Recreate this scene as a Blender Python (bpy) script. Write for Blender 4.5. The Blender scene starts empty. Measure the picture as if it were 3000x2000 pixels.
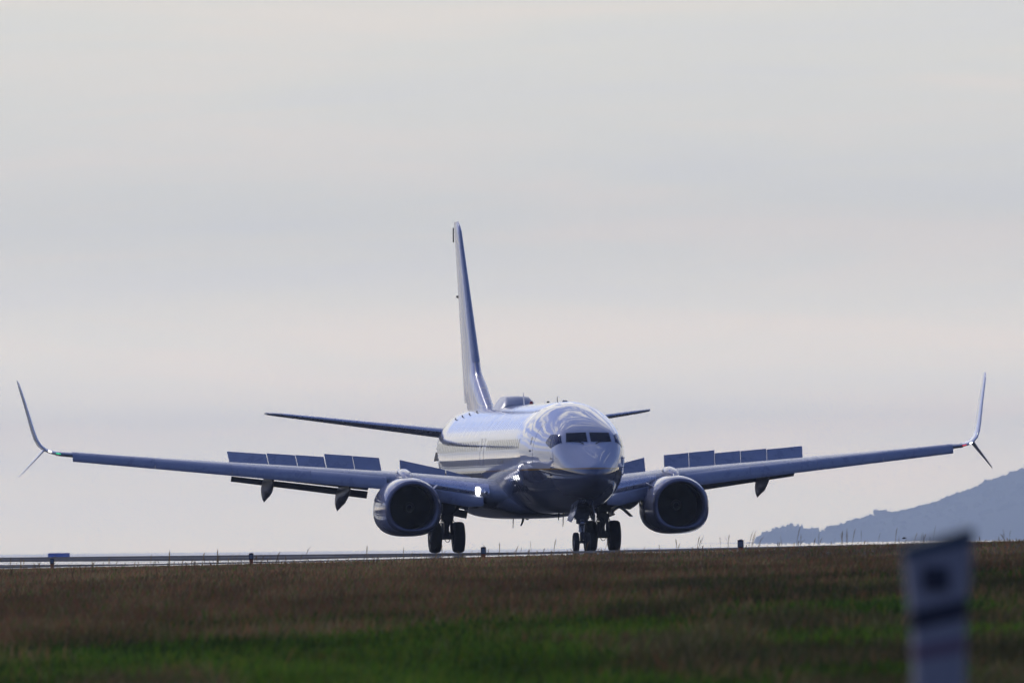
import bpy, bmesh, math, random
import numpy as np
from mathutils import Vector, Matrix
from mathutils.bvhtree import BVHTree

random.seed(7)
rng = np.random.default_rng(11)
PI = math.pi
R = math.radians
SC = bpy.context.scene
COL = SC.collection

# ------------------------------------------------------------------ camera
CAM_Z = 0.285
cam_d = bpy.data.cameras.new('camera')
cam = bpy.data.objects.new('camera', cam_d)
COL.objects.link(cam)
SC.camera = cam
cam_d.sensor_width = 36.0
cam_d.lens = 550.0
cam_d.clip_start = 1.0
cam_d.clip_end = 60000.0
pitch = math.atan(594.0 / 45833.0)
roll = 0.0101
cam.matrix_world = (Matrix.Translation((0, 0, CAM_Z)) @ Matrix.Rotation(PI / 2 + pitch, 4, 'X')
                    @ Matrix.Rotation(-roll, 4, 'Z'))
cam_d.dof.use_dof = True
cam_d.dof.focus_distance = 556.0
cam_d.dof.aperture_fstop = 9.5

# ------------------------------------------------------------------ light
SUN_EL, SUN_AZ = 38.0, -38.0           # azimuth from +Y (view direction), negative = to the left
w = bpy.data.worlds.new('World')
SC.world = w
w.use_nodes = True
nt = w.node_tree
for n in list(nt.nodes):
    nt.nodes.remove(n)


def N(tree, typ, **kw):
    n = tree.nodes.new(typ)
    for k, v in kw.items():
        if k == 'inp':
            for i, val in v.items():
                n.inputs[i].default_value = val
        else:
            setattr(n, k, v)
    return n


def L(tree, a, ao, b, bi):
    tree.links.new(a.outputs[ao], b.inputs[bi])


def ramp(tree, stops, interp='LINEAR'):
    n = tree.nodes.new('ShaderNodeValToRGB')
    n.color_ramp.interpolation = interp
    el = n.color_ramp.elements
    while len(el) < len(stops):
        el.new(0.5)
    for e, (p, c) in zip(el, stops):
        e.position = p
        e.color = c if len(c) == 4 else (*c, 1)
    return n


sky = N(nt, 'ShaderNodeTexSky', sky_type='NISHITA', sun_disc=False)
sky.sun_elevation = R(SUN_EL)
sky.sun_rotation = R(SUN_AZ)
sky.altitude = 50
sky.air_density = 1.0
sky.dust_density = 0.25
sky.ozone_density = 3.0
tc = N(nt, 'ShaderNodeTexCoord')
sep = N(nt, 'ShaderNodeSeparateXYZ')
L(nt, tc, 'Generated', sep, 0)
# the cloud deck: unbroken towards the sun (+Y and -X), broken overhead, mostly clear behind the camera
mp = N(nt, 'ShaderNodeMapping')
mp.inputs['Scale'].default_value = (1.0, 1.0, 9.0)
L(nt, tc, 'Generated', mp, 0)
cn = N(nt, 'ShaderNodeTexNoise', inp={'Scale': 3.6, 'Detail': 7.0, 'Roughness': 0.55, 'Distortion': 0.4})
L(nt, mp, 0, cn, 'Vector')
mx = N(nt, 'ShaderNodeMath', operation='MULTIPLY_ADD', inp={1: -0.12, 2: -0.12})
L(nt, sep, 0, mx, 0)
my = N(nt, 'ShaderNodeMath', operation='MULTIPLY_ADD', inp={1: 0.90})
L(nt, sep, 1, my, 0)
L(nt, mx, 0, my, 2)
zs = N(nt, 'ShaderNodeMapRange', interpolation_type='SMOOTHSTEP', inp={'From Min': 0.046, 'From Max': 0.078, 'To Min': 0.0, 'To Max': 1.0})
L(nt, sep, 2, zs, 'Value')
mz = N(nt, 'ShaderNodeMath', operation='MULTIPLY_ADD', inp={1: -0.60})
L(nt, zs, 0, mz, 0)
L(nt, my, 0, mz, 2)
ns = N(nt, 'ShaderNodeMath', operation='MULTIPLY_ADD', inp={1: 2.6, 2: -1.27})
L(nt, cn, 'Fac', ns, 0)
ad = N(nt, 'ShaderNodeMath', operation='ADD')
L(nt, mz, 0, ad, 0)
L(nt, ns, 0, ad, 1)
cov = N(nt, 'ShaderNodeMapRange', interpolation_type='SMOOTHSTEP', inp={'From Min': 0.02, 'From Max': 0.36, 'To Min': 0.0, 'To Max': 1.0})
L(nt, ad, 0, cov, 'Value')
# fine, flat streaks in the deck
mp2 = N(nt, 'ShaderNodeMapping')
mp2.inputs['Scale'].default_value = (26.0, 26.0, 330.0)
L(nt, tc, 'Generated', mp2, 0)
fn = N(nt, 'ShaderNodeTexNoise', inp={'Scale': 1.0, 'Detail': 5.0, 'Roughness': 0.5, 'Distortion': 0.6})
L(nt, mp2, 0, fn, 'Vector')
ccol = ramp(nt, [(0.34, (8.35, 8.10, 7.38)), (0.50, (8.62, 8.28, 7.26)), (0.66, (9.20, 8.42, 7.25))])
L(nt, fn, 'Fac', ccol, 0)
# brightness of the deck rises slowly with height towards the veiled sun
hb = N(nt, 'ShaderNodeMapRange', interpolation_type='SMOOTHSTEP', inp={'From Min': 0.034, 'From Max': 0.16, 'To Min': 1.0, 'To Max': 1.8})
L(nt, sep, 2, hb, 'Value')
cm = N(nt, 'ShaderNodeMixRGB', blend_type='MULTIPLY', inp={0: 1.0})
L(nt, ccol, 0, cm, 1)
L(nt, hb, 0, cm, 2)
wb = N(nt, 'ShaderNodeMapRange', interpolation_type='SMOOTHSTEP', inp={'From Min': 0.0, 'From Max': 0.022, 'To Min': 1.0, 'To Max': 0.0})
L(nt, sep, 2, wb, 'Value')
wm = N(nt, 'ShaderNodeMixRGB', blend_type='MULTIPLY', inp={2: (2.70, 2.40, 1.90, 1)})
L(nt, wb, 0, wm, 0)
L(nt, cm, 0, wm, 1)
cm = wm
bz = N(nt, 'ShaderNodeMapRange', interpolation_type='SMOOTHSTEP', inp={'From Min': 0.06, 'From Max': 0.30, 'To Min': 1.0, 'To Max': 0.0})
L(nt, sep, 2, bz, 'Value')
bh = N(nt, 'ShaderNodeMapRange', interpolation_type='SMOOTHSTEP', inp={'From Min': -0.15, 'From Max': 0.45, 'To Min': 1.0, 'To Max': 0.0})
L(nt, mx, 0, bh, 'Value')
my2 = N(nt, 'ShaderNodeMath', operation='MULTIPLY_ADD', inp={1: 0.9})
L(nt, sep, 1, my2, 0)
mx2 = N(nt, 'ShaderNodeMath', operation='MULTIPLY', inp={1: -0.35})
L(nt, sep, 0, mx2, 0)
L(nt, mx2, 0, my2, 2)
L(nt, my2, 0, bh, 'Value')
bk = N(nt, 'ShaderNodeMath', operation='MULTIPLY')
L(nt, bz, 0, bk, 0)
L(nt, bh, 0, bk, 1)
bkc = N(nt, 'ShaderNodeMixRGB', blend_type='MIX', inp={2: (0.80, 1.0, 2.3, 1)})
mix = N(nt, 'ShaderNodeMixRGB', blend_type='MIX')
L(nt, cov, 0, mix, 0)
tint = N(nt, 'ShaderNodeMixRGB', blend_type='MULTIPLY', inp={0: 1.0, 2: (1.16, 1.02, 1.36, 1)})
L(nt, sky, 0, tint, 1)
L(nt, bk, 0, bkc, 0)
L(nt, tint, 0, bkc, 1)
L(nt, bkc, 0, mix, 1)
L(nt, cm, 0, mix, 2)
bg = N(nt, 'ShaderNodeBackground', inp={'Strength': 0.1})
L(nt, mix, 0, bg, 'Color')
wo = N(nt, 'ShaderNodeOutputWorld')
L(nt, bg, 0, wo, 0)

sun_d = bpy.data.lights.new('sun', 'SUN')
sun = bpy.data.objects.new('sun', sun_d)
COL.objects.link(sun)
sun_d.energy = 1.0
sun_d.angle = R(3.0)
sun_d.color = (1.0, 0.95, 0.88)
sdir = Vector((math.sin(R(SUN_AZ)) * math.cos(R(SUN_EL)), math.cos(R(SUN_AZ)) * math.cos(R(SUN_EL)), math.sin(R(SUN_EL))))
sun.rotation_euler = sdir.to_track_quat('Z', 'Y').to_euler()

SC.view_settings.view_transform = 'Standard'
SC.view_settings.look = 'None'
SC.view_settings.exposure = 0.0
SC.view_settings.gamma = 1.0
SC.cycles.max_bounces = 6
SC.cycles.volume_bounces = 0


# ------------------------------------------------------------------ helpers
def tag(o, label=None, cat=None, group=None, kind=None):
    if label: o['label'] = label
    if cat: o['category'] = cat
    if group: o['group'] = group
    if kind: o['kind'] = kind
    return o


def empty(name, loc, rz=0.0):
    o = bpy.data.objects.new(name, None)
    o.empty_display_size = 0.5
    COL.objects.link(o)
    o.location = loc
    o.rotation_euler = (0, 0, rz)
    return o


class MB:
    """collects shapes and links them as ONE mesh object"""
    def __init__(self):
        self.v, self.f = [], []

    def add(self, vs, fs):
        b = len(self.v)
        self.v += [tuple(map(float, p)) for p in vs]
        self.f += [tuple(i + b for i in q) for q in fs]
        return self

    def loft(self, rings, closed=True, cap0=True, cap1=True):
        n = len(rings[0])
        vs = [p for r in rings for p in r]
        fs = []
        m = n if closed else n - 1
        for i in range(len(rings) - 1):
            for j in range(m):
                a = i * n + j
                b = i * n + (j + 1) % n
                fs.append((a, b, b + n, a + n))
        if closed and cap0: fs.append(tuple(range(n))[::-1])
        if closed and cap1: fs.append(tuple(range((len(rings) - 1) * n, len(rings) * n)))
        return self.add(vs, fs)

    def box(self, c, s, rot=None):
        x, y, z = (q / 2 for q in s)
        vs = [Vector((i * x, j * y, k * z)) for k in (-1, 1) for j in (-1, 1) for i in (-1, 1)]
        if rot is not None: vs = [rot @ p for p in vs]
        vs = [p + Vector(c) for p in vs]
        return self.add(vs, [(0, 2, 3, 1), (4, 5, 7, 6), (0, 1, 5, 4), (2, 6, 7, 3), (0, 4, 6, 2), (1, 3, 7, 5)])

    def tube(self, pts, rad, n=10, cap=True):
        pts = [Vector(p) for p in pts]
        if not isinstance(rad, (list, tuple)): rad = [rad] * len(pts)
        rings = []
        for i, p in enumerate(pts):
            t = (pts[min(i + 1, len(pts) - 1)] - pts[max(i - 1, 0)]).normalized()
            u = t.cross(Vector((0, 0, 1)))
            if u.length < 0.05: u = t.cross(Vector((0, 1, 0)))
            u.normalize()
            v = t.cross(u)
            rings.append([p + (u * math.cos(2 * PI * k / n) + v * math.sin(2 * PI * k / n)) * rad[i] for k in range(n)])
        return self.loft(rings, True, cap, cap)

    def lathe_x(self, c, prof, n=28):
        """profile of (x, r) turned round the X axis through c"""
        c = Vector(c)
        rings = [[c + Vector((x, r * math.cos(2 * PI * k / n), r * math.sin(2 * PI * k / n))) for k in range(n)] for x, r in prof]
        return self.loft(rings, True, True, True)

    def lathe_y(self, c, prof, n=32, cap=True):
        c = Vector(c)
        rings = [[c + Vector((r * math.cos(2 * PI * k / n), y, r * math.sin(2 * PI * k / n))) for k in range(n)] for y, r in prof]
        return self.loft(rings, True, cap, cap)

    def plate(self, poly, th):
        """flat polygon (3D points, planar) given a thickness"""
        p = [Vector(q) for q in poly]
        nn = (p[1] - p[0]).cross(p[-1] - p[0]).normalized() * th / 2
        n = len(p)
        vs = [q + nn for q in p] + [q - nn for q in p]
        fs = [tuple(range(n)), tuple(range(n, 2 * n))[::-1]]
        for i in range(n):
            j = (i + 1) % n
            fs.append((i, i + n, j + n, j))
        return self.add(vs, fs)

    def build(self, name, mat, parent=None, smooth=35, bevel=0.0, subdiv=0):
        me = bpy.data.meshes.new(name)
        me.from_pydata(self.v, [], self.f)
        me.update()
        bm = bmesh.new()
        bm.from_mesh(me)
        bmesh.ops.recalc_face_normals(bm, faces=bm.faces)
        bm.to_mesh(me)
        bm.free()
        if mat: me.materials.append(mat)
        o = bpy.data.objects.new(name, me)
        COL.objects.link(o)
        if parent is not None: o.parent = parent
        if smooth:
            me.polygons.foreach_set('use_smooth', [True] * len(me.polygons))
            if smooth < 180:
                me.set_sharp_from_angle(angle=R(smooth))
        if bevel:
            b = o.modifiers.new('bevel', 'BEVEL')
            b.width = bevel
            b.segments = 2
            b.limit_method = 'ANGLE'
            b.angle_limit = R(40)
        if subdiv:
            b = o.modifiers.new('subd', 'SUBSURF')
            b.levels = b.render_levels = subdiv
        return o


def interp(x, xs, ys):
    """smooth (monotone cubic) interpolation"""
    xs = np.asarray(xs, float)
    ys = np.asarray(ys, float)
    h = np.diff(xs)
    dl = np.diff(ys) / h
    m = np.zeros_like(ys)
    m[0], m[-1] = dl[0], dl[-1]
    for i in range(1, len(xs) - 1):
        if dl[i - 1] * dl[i] <= 0:
            m[i] = 0
        else:
            w1, w2 = 2 * h[i] + h[i - 1], h[i] + 2 * h[i - 1]
            m[i] = (w1 + w2) / (w1 / dl[i - 1] + w2 / dl[i])
    x = np.clip(np.asarray(x, float), xs[0], xs[-1])
    k = np.clip(np.searchsorted(xs, x, side='right') - 1, 0, len(xs) - 2)
    t = (x - xs[k]) / h[k]
    return ((1 + 2 * t) * (1 - t) ** 2 * ys[k] + t * (1 - t) ** 2 * h[k] * m[k]
            + t * t * (3 - 2 * t) * ys[k + 1] + t * t * (t - 1) * h[k] * m[k + 1])


def lin(x, xs, ys):
    return float(np.interp(x, xs, ys))


# ------------------------------------------------------------------ materials
MATS = {}


def pbr(name, col, rough=0.5, metal=0.0, spec=0.5, coat=0.0, noise=0.0, nscale=3.0, rvar=0.0, bump=0.0, bscale=20.0):
    m = bpy.data.materials.new(name)
    m.use_nodes = True
    t = m.node_tree
    b = t.nodes['Principled BSDF']
    b.inputs['Base Color'].default_value = (*col, 1)
    b.inputs['Roughness'].default_value = rough
    b.inputs['Metallic'].default_value = metal
    b.inputs['Specular IOR Level'].default_value = spec
    if coat:
        b.inputs['Coat Weight'].default_value = coat
        b.inputs['Coat Roughness'].default_value = 0.05
    if noise or rvar or bump:
        tcn = N(t, 'ShaderNodeTexCoord')
        nz = N(t, 'ShaderNodeTexNoise', inp={'Scale': nscale, 'Detail': 6.0, 'Roughness': 0.6})
        L(t, tcn, 'Object', nz, 'Vector')
        if noise:
            lo = tuple(c * (1 - noise) for c in col)
            hi = tuple(min(1, c * (1 + noise)) for c in col)
            rp = ramp(t, [(0.3, lo), (0.7, hi)])
            L(t, nz, 'Fac', rp, 0)
            L(t, rp, 0, b, 'Base Color')
        if rvar:
            mr = N(t, 'ShaderNodeMapRange', inp={'From Min': 0.3, 'From Max': 0.7, 'To Min': max(0.02, rough - rvar), 'To Max': rough + rvar})
            L(t, nz, 'Fac', mr, 'Value')
            L(t, mr, 0, b, 'Roughness')
        if bump:
            n2 = N(t, 'ShaderNodeTexNoise', inp={'Scale': bscale, 'Detail': 4.0})
            L(t, tcn, 'Object', n2, 'Vector')
            bp = N(t, 'ShaderNodeBump', inp={'Strength': 1.0, 'Distance': bump})
            L(t, n2, 'Fac', bp, 'Height')
            L(t, bp, 0, b, 'Normal')
    MATS[name] = m
    return m


m_grey = pbr('grey_wing_paint', (0.30, 0.32, 0.36), 0.28, noise=0.10, nscale=1.2, rvar=0.06, bump=0.0004, bscale=1.5)
m_slat = pbr('slat_paint', (0.30, 0.32, 0.38), 0.30, noise=0.10, nscale=2.0, rvar=0.06)
m_metal = pbr('leading_edge_metal', (0.50, 0.51, 0.55), 0.28, metal=0.9, noise=0.06, nscale=4, rvar=0.05)
m_white = pbr('white_gloss_paint', (0.74, 0.74, 0.74), 0.09, noise=0.03, nscale=1.5, rvar=0.03, bump=0.0008, bscale=2.0)
m_lightgrey = pbr('light_grey_paint', (0.55, 0.56, 0.58), 0.3, noise=0.05)
m_nac = pbr('nacelle_paint', (0.20, 0.21, 0.28), 0.10, noise=0.08, nscale=2.0, rvar=0.04, bump=0.0015, bscale=1.6)
m_lip = pbr('inlet_lip_metal', (0.17, 0.17, 0.21), 0.25, metal=0.35, noise=0.05)
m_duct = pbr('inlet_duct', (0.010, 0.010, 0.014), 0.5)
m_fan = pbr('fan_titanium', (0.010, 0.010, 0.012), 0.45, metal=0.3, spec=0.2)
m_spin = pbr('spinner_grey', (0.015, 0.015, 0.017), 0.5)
m_mark = pbr('swirl_mark', (0.10, 0.10, 0.10), 0.5)
m_black = pbr('tyre_rubber', (0.012, 0.012, 0.013), 0.75, noise=0.25, nscale=9)
m_rim = pbr('wheel_rim', (0.22, 0.23, 0.26), 0.4, metal=0.4)
m_gear = pbr('gear_leg_paint', (0.07, 0.075, 0.09), 0.4, noise=0.2, nscale=6)
m_steel = pbr('gear_steel', (0.35, 0.37, 0.42), 0.25, metal=0.8)
m_dark = pbr('dark_hose', (0.02, 0.02, 0.022), 0.6)
m_glass = pbr('cockpit_glass', (0.004, 0.004, 0.006), 0.04, spec=0.4)
m_side = pbr('side_cockpit_glass', (0.012, 0.022, 0.07), 0.05, spec=0.12)  # reflected blue sky is painted into the base colour
m_cabin = pbr('cabin_window_glass', (0.01, 0.011, 0.014), 0.06)
m_frame = pbr('window_frame_metal', (0.40, 0.41, 0.43), 0.8, spec=0.1)
m_seam = pbr('door_seam', (0.22, 0.22, 0.24), 0.5)
m_red = pbr('red_lens', (0.35, 0.02, 0.015), 0.15)
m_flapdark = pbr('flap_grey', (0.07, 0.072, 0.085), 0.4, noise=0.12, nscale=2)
m_radar = pbr('radome_grey', (0.40, 0.40, 0.42), 0.3, noise=0.06)


def emis(name, col, s):
    m = bpy.data.materials.new(name)
    m.use_nodes = True
    b = m.node_tree.nodes['Principled BSDF']
    b.inputs['Base Color'].default_value = (*col, 1)
    b.inputs['Emission Color'].default_value = (*col, 1)
    b.inputs['Emission Strength'].default_value = s
    return m


m_lamp = emis('landing_lamp', (1.0, 0.98, 0.95), 6.0)
m_strobe = emis('strobe_lamp', (1.0, 0.97, 0.92), 3.5)
m_green = emis('green_lamp', (0.05, 0.6, 0.25), 1.2)
m_redl = emis('red_lamp', (0.6, 0.04, 0.06), 1.2)


def livery():
    m = bpy.data.materials.new('fuselage_livery')
    m.use_nodes = True
    t = m.node_tree
    b = t.nodes['Principled BSDF']
    tcn = N(t, 'ShaderNodeTexCoord')
    sp = N(t, 'ShaderNodeSeparateXYZ')
    L(t, tcn, 'Object', sp, 0)
    # white above, gold cheat line, grey below
    zr = N(t, 'ShaderNodeMapRange', inp={'From Min': 2.0, 'From Max': 4.0, 'To Min': 0.0, 'To Max': 1.0})
    L(t, sp, 2, zr, 'Value')
    cr = ramp(t, [(0.0, (0.11, 0.115, 0.145)), (0.452, (0.40, 0.22, 0.05)), (0.477, (0.50, 0.50, 0.515))], 'CONSTANT')
    L(t, zr, 0, cr, 0)
    nz = N(t, 'ShaderNodeTexNoise', inp={'Scale': 1.3, 'Detail': 6.0, 'Roughness': 0.6})
    L(t, tcn, 'Object', nz, 'Vector')
    dr = ramp(t, [(0.3, (0.94, 0.94, 0.95)), (0.7, (1, 1, 1))])
    L(t, nz, 'Fac', dr, 0)
    ml = N(t, 'ShaderNodeMixRGB', blend_type='MULTIPLY', inp={0: 1.0})
    L(t, cr, 0, ml, 1)
    L(t, dr, 0, ml, 2)
    L(t, ml, 0, b, 'Base Color')
    rr = N(t, 'ShaderNodeMapRange', inp={'From Min': 0.3, 'From Max': 0.7, 'To Min': 0.03, 'To Max': 0.06})
    L(t, nz, 'Fac', rr, 'Value')
    L(t, rr, 0, b, 'Roughness')
    # skin: pillowing between frames (0.508 m) and between stringers, plus hand-laid waviness
    wv = N(t, 'ShaderNodeMath', operation='MULTIPLY', inp={1: 2 * PI / 0.508})
    L(t, sp, 1, wv, 0)
    si = N(t, 'ShaderNodeMath', operation='SINE')
    L(t, wv, 0, si, 0)
    ab = N(t, 'ShaderNodeMath', operation='MULTIPLY', inp={1: 0.5})
    L(t, si, 0, ab, 0)
    at = N(t, 'ShaderNodeMath', operation='ARCTAN2')
    zc = N(t, 'ShaderNodeMath', operation='SUBTRACT', inp={1: 3.45})
    L(t, sp, 2, zc, 0)
    L(t, zc, 0, at, 0)
    L(t, sp, 0, at, 1)
    st = N(t, 'ShaderNodeMath', operation='MULTIPLY', inp={1: 46.0})
    L(t, at, 0, st, 0)
    ss = N(t, 'ShaderNodeMath', operation='SINE')
    L(t, st, 0, ss, 0)
    s2 = N(t, 'ShaderNodeMath', operation='MULTIPLY_ADD', inp={1: 0.34})
    L(t, ss, 0, s2, 0)
    L(t, ab, 0, s2, 2)
    # only aft of the cockpit section (object Y > -12.6)
    mk = N(t, 'ShaderNodeMapRange', interpolation_type='SMOOTHSTEP', inp={'From Min': -14.4, 'From Max': -12.4, 'To Min': 0.0, 'To Max': 1.0})
    L(t, sp, 1, mk, 'Value')
    mm = N(t, 'ShaderNodeMath', operation='MULTIPLY')
    L(t, s2, 0, mm, 0)
    L(t, mk, 0, mm, 1)
    n3 = N(t, 'ShaderNodeTexNoise', inp={'Scale': 1.1, 'Detail': 3.0, 'Roughness': 0.5})
    L(t, tcn, 'Object', n3, 'Vector')
    a3 = N(t, 'ShaderNodeMath', operation='MULTIPLY_ADD', inp={1: 2.6})
    L(t, n3, 'Fac', a3, 0)
    L(t, mm, 0, a3, 2)
    bp = N(t, 'ShaderNodeBump', inp={'Strength': 1.0, 'Distance': 0.0016})
    L(t, a3, 0, bp, 'Height')
    L(t, bp, 0, b, 'Normal')
    b.inputs['Specular IOR Level'].default_value = 1.0
    return m


m_liv = livery()


def fin_livery():
    """blue fin with a gold globe lattice: circles of longitude and latitude"""
    m = bpy.data.materials.new('fin_livery')
    m.use_nodes = True
    t = m.node_tree
    b = t.nodes['Principled BSDF']
    tcn = N(t, 'ShaderNodeTexCoord')
    sp = N(t, 'ShaderNodeSeparateXYZ')
    L(t, tcn, 'Object', sp, 0)

    def rings(cy, cz, per, wd, sx=1.0):
        mpn = N(t, 'ShaderNodeCombineXYZ')
        a = N(t, 'ShaderNodeMath', operation='SUBTRACT', inp={1: cy})
        L(t, sp, 1, a, 0)
        a2 = N(t, 'ShaderNodeMath', operation='MULTIPLY', inp={1: sx})
        L(t, a, 0, a2, 0)
        c = N(t, 'ShaderNodeMath', operation='SUBTRACT', inp={1: cz})
        L(t, sp, 2, c, 0)
        L(t, a2, 0, mpn, 1)
        L(t, c, 0, mpn, 2)
        ln = N(t, 'ShaderNodeVectorMath', operation='LENGTH')
        L(t, mpn, 0, ln, 0)
        fr = N(t, 'ShaderNodeMath', operation='PINGPONG', inp={1: per})
        L(t, ln, 'Value', fr, 0)
        lt = N(t, 'ShaderNodeMath', operation='LESS_THAN', inp={1: wd})
        L(t, fr, 0, lt, 0)
        return lt
    r1 = rings(22.0, 3.5, 0.34, 0.028, 0.8)
    r2 = rings(10.0, 9.5, 0.34, 0.028, 1.0)
    mxn = N(t, 'ShaderNodeMath', operation='MAXIMUM')
    L(t, r1, 0, mxn, 0)
    L(t, r2, 0, mxn, 1)
    mxc = N(t, 'ShaderNodeMixRGB', inp={1: (0.30, 0.31, 0.42, 1), 2: (0.55, 0.50, 0.42, 1)})
    L(t, mxn, 0, mxc, 0)
    L(t, mxc, 0, b, 'Base Color')
    b.inputs['Roughness'].default_value = 0.2
    b.inputs['Specular IOR Level'].default_value = 1.0
    nz = N(t, 'ShaderNodeTexNoise', inp={'Scale': 1.6, 'Detail': 3.0})
    L(t, tcn, 'Object', nz, 'Vector')
    bp = N(t, 'ShaderNodeBump', inp={'Strength': 1.0, 'Distance': 0.008})
    L(t, nz, 'Fac', bp, 'Height')
    L(t, bp, 0, b, 'Normal')
    return m


m_fin = fin_livery()

# ------------------------------------------------------------------ runway frame
YAW = R(7.4)
MLG = Vector((0.385, 570.0, 0.0))
FWD = Vector((math.sin(YAW), -math.cos(YAW), 0))
LEFT = Vector((math.cos(YAW), math.sin(YAW), 0))
HALF_W = 22.5


def smooth01(t):
    t = np.clip(t, 0, 1)
    return t * t * (3 - 2 * t)


def run_coords(x, y):
    dx, dy = x - MLG.x, y - MLG.y
    return dx * FWD.x + dy * FWD.y, dx * LEFT.x + dy * LEFT.y


def crown_z(s):
    return np.where(s > 0, 0.0021 * s, 0.0005 * np.maximum(s, -400)) - np.where(s < -400, (-(s + 400)) * 0.0016, 0)


def ground_z(x, y):
    x = np.asarray(x, float)
    y = np.asarray(y, float)
    s, t = run_coords(x, y)
    sc = np.clip(s, -1500, 420)
    cz = crown_z(sc)
    on = cz - 0.0205 * np.abs(np.clip(t, -HALF_W, HALF_W))
    ez = cz - 0.0205 * HALF_W
    e = np.maximum(-HALF_W - t, 0)
    near = ez - 0.012 * e + 0.0015 * np.clip(s - 150, 0, 200) * np.clip(e / 2.0, 0, 1) * (1 - smooth01((e - 3) / 8))
    g = -1.02 + 0.0016 * np.clip(y - 60, -200, 500)
    nb = near + (g - near) * smooth01((e - 4) / 45)
    f = np.maximum(t - HALF_W, 0)
    far = ez - 0.012 * np.minimum(f, 150) - 0.0006 * np.maximum(f - 150, 0)
    z = np.where(t < -HALF_W, nb, np.where(t > HALF_W, far, on))
    # beyond the crest the land falls to the shore
    fall = -1.3 * smooth01((y - 800) / 900) - 13.0 * smooth01((y - 2000) / 400)
    return np.maximum(z + fall, -15.5)


def grid_mesh(name, xs, ys, zfun, mat, kind='structure', dz=0.0):
    X, Y = np.meshgrid(xs, ys)
    Z = zfun(X, Y) + dz
    V = np.stack([X.ravel(), Y.ravel(), Z.ravel()], 1)
    nx, ny = len(xs), len(ys)
    idx = np.arange(nx * ny).reshape(ny, nx)
    F = np.stack([idx[:-1, :-1].ravel(), idx[:-1, 1:].ravel(), idx[1:, 1:].ravel(), idx[1:, :-1].ravel()], 1)
    me = bpy.data.meshes.new(name)
    me.from_pydata(V.tolist(), [], F.tolist())
    me.polygons.foreach_set('use_smooth', [True] * len(me.polygons))
    me.materials.append(mat)
    o = bpy.data.objects.new(name, me)
    COL.objects.link(o)
    if kind: o['kind'] = kind
    return o


# ground: dark soil and thatch under the grass
def ground_mat():
    m = bpy.data.materials.new('ground_thatch')
    m.use_nodes = True
    t = m.node_tree
    b = t.nodes['Principled BSDF']
    b.inputs['Roughness'].default_value = 0.95
    b.inputs['Specular IOR Level'].default_value = 0.05
    tcn = N(t, 'ShaderNodeTexCoord')
    n1 = N(t, 'ShaderNodeTexNoise', inp={'Scale': 0.35, 'Detail': 8.0, 'Roughness': 0.65})
    L(t, tcn, 'Object', n1, 'Vector')
    r1 = ramp(t, [(0.35, (0.030, 0.032, 0.014)), (0.55, (0.052, 0.042, 0.026)), (0.7, (0.070, 0.050, 0.032))])
    L(t, n1, 'Fac', r1, 0)
    L(t, r1, 0, b, 'Base Color')
    return m


xs = np.concatenate([np.linspace(-900, -60, 22), np.linspace(-55, 55, 111), np.linspace(60, 900, 22)])
ys = np.concatenate([np.linspace(-2500, -150, 14), np.linspace(-120, 60, 10), np.linspace(70, 820, 251), np.linspace(840, 3400, 60)])
ground = grid_mesh('ground', xs, ys, lambda X, Y: ground_z(X, Y) - 0.03, ground_mat())


# runway: grooved asphalt, bright and dark mirage bands put into its finish
def runway_mat():
    m = bpy.data.materials.new('runway_asphalt')
    m.use_nodes = True
    t = m.node_tree
    b = t.nodes['Principled BSDF']
    tcn = N(t, 'ShaderNodeTexCoord')
    mpn = N(t, 'ShaderNodeMapping')
    mpn.inputs['Scale'].default_value = (1.0, 0.010, 1.0)     # object X across, Y along the runway
    L(t, tcn, 'Object', mpn, 0)
    n1 = N(t, 'ShaderNodeTexNoise', inp={'Scale': 0.42, 'Detail': 7.0, 'Roughness': 0.68, 'Distortion': 0.3})
    L(t, mpn, 0, n1, 'Vector')
    sp = N(t, 'ShaderNodeSeparateXYZ')
    L(t, tcn, 'Object', sp, 0)
    acr = N(t, 'ShaderNodeMapRange', inp={'From Min': -HALF_W, 'From Max': HALF_W, 'To Min': 0.0, 'To Max': 1.0})
    L(t, sp, 0, acr, 'Value')
    dis = N(t, 'ShaderNodeMath', operation='MULTIPLY_ADD', inp={1: 0.13, 2: -0.065})
    L(t, n1, 'Fac', dis, 0)
    pos = N(t, 'ShaderNodeMath', operation='ADD')
    L(t, acr, 0, pos, 0)
    L(t, dis, 0, pos, 1)
    # mirage imitated in tone and gloss: paler shiny bands, darker matt ones between
    W1, K0 = (1, 1, 1), (0, 0, 0)
    bands = ramp(t, [(0.0, W1), (0.085, K0), (0.13, (0.5, 0.5, 0.5)), (0.14, K0), (0.185, W1), (0.24, K0), (0.25, W1), (0.29, K0), (0.40, (0.35, 0.35, 0.35)), (0.415, K0), (0.62, W1), (0.7, K0)], 'CONSTANT')
    L(t, pos, 0, bands, 0)
    glare = bands
    cr = ramp(t, [(0.0, (0.040, 0.040, 0.046)), (1.0, (0.06, 0.06, 0.065))])
    L(t, glare, 0, cr, 0)
    L(t, cr, 0, b, 'Base Color')
    rr = N(t, 'ShaderNodeMapRange', inp={'From Min': 0.0, 'From Max': 1.0, 'To Min': 0.95, 'To Max': 0.03})
    L(t, glare, 0, rr, 'Value')
    L(t, rr, 0, b, 'Roughness')
    sr = N(t, 'ShaderNodeMapRange', inp={'From Min': 0.0, 'From Max': 1.0, 'To Min': 0.06, 'To Max': 0.6})
    L(t, glare, 0, sr, 'Value')
    L(t, sr, 0, b, 'Specular IOR Level')
    return m


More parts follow.
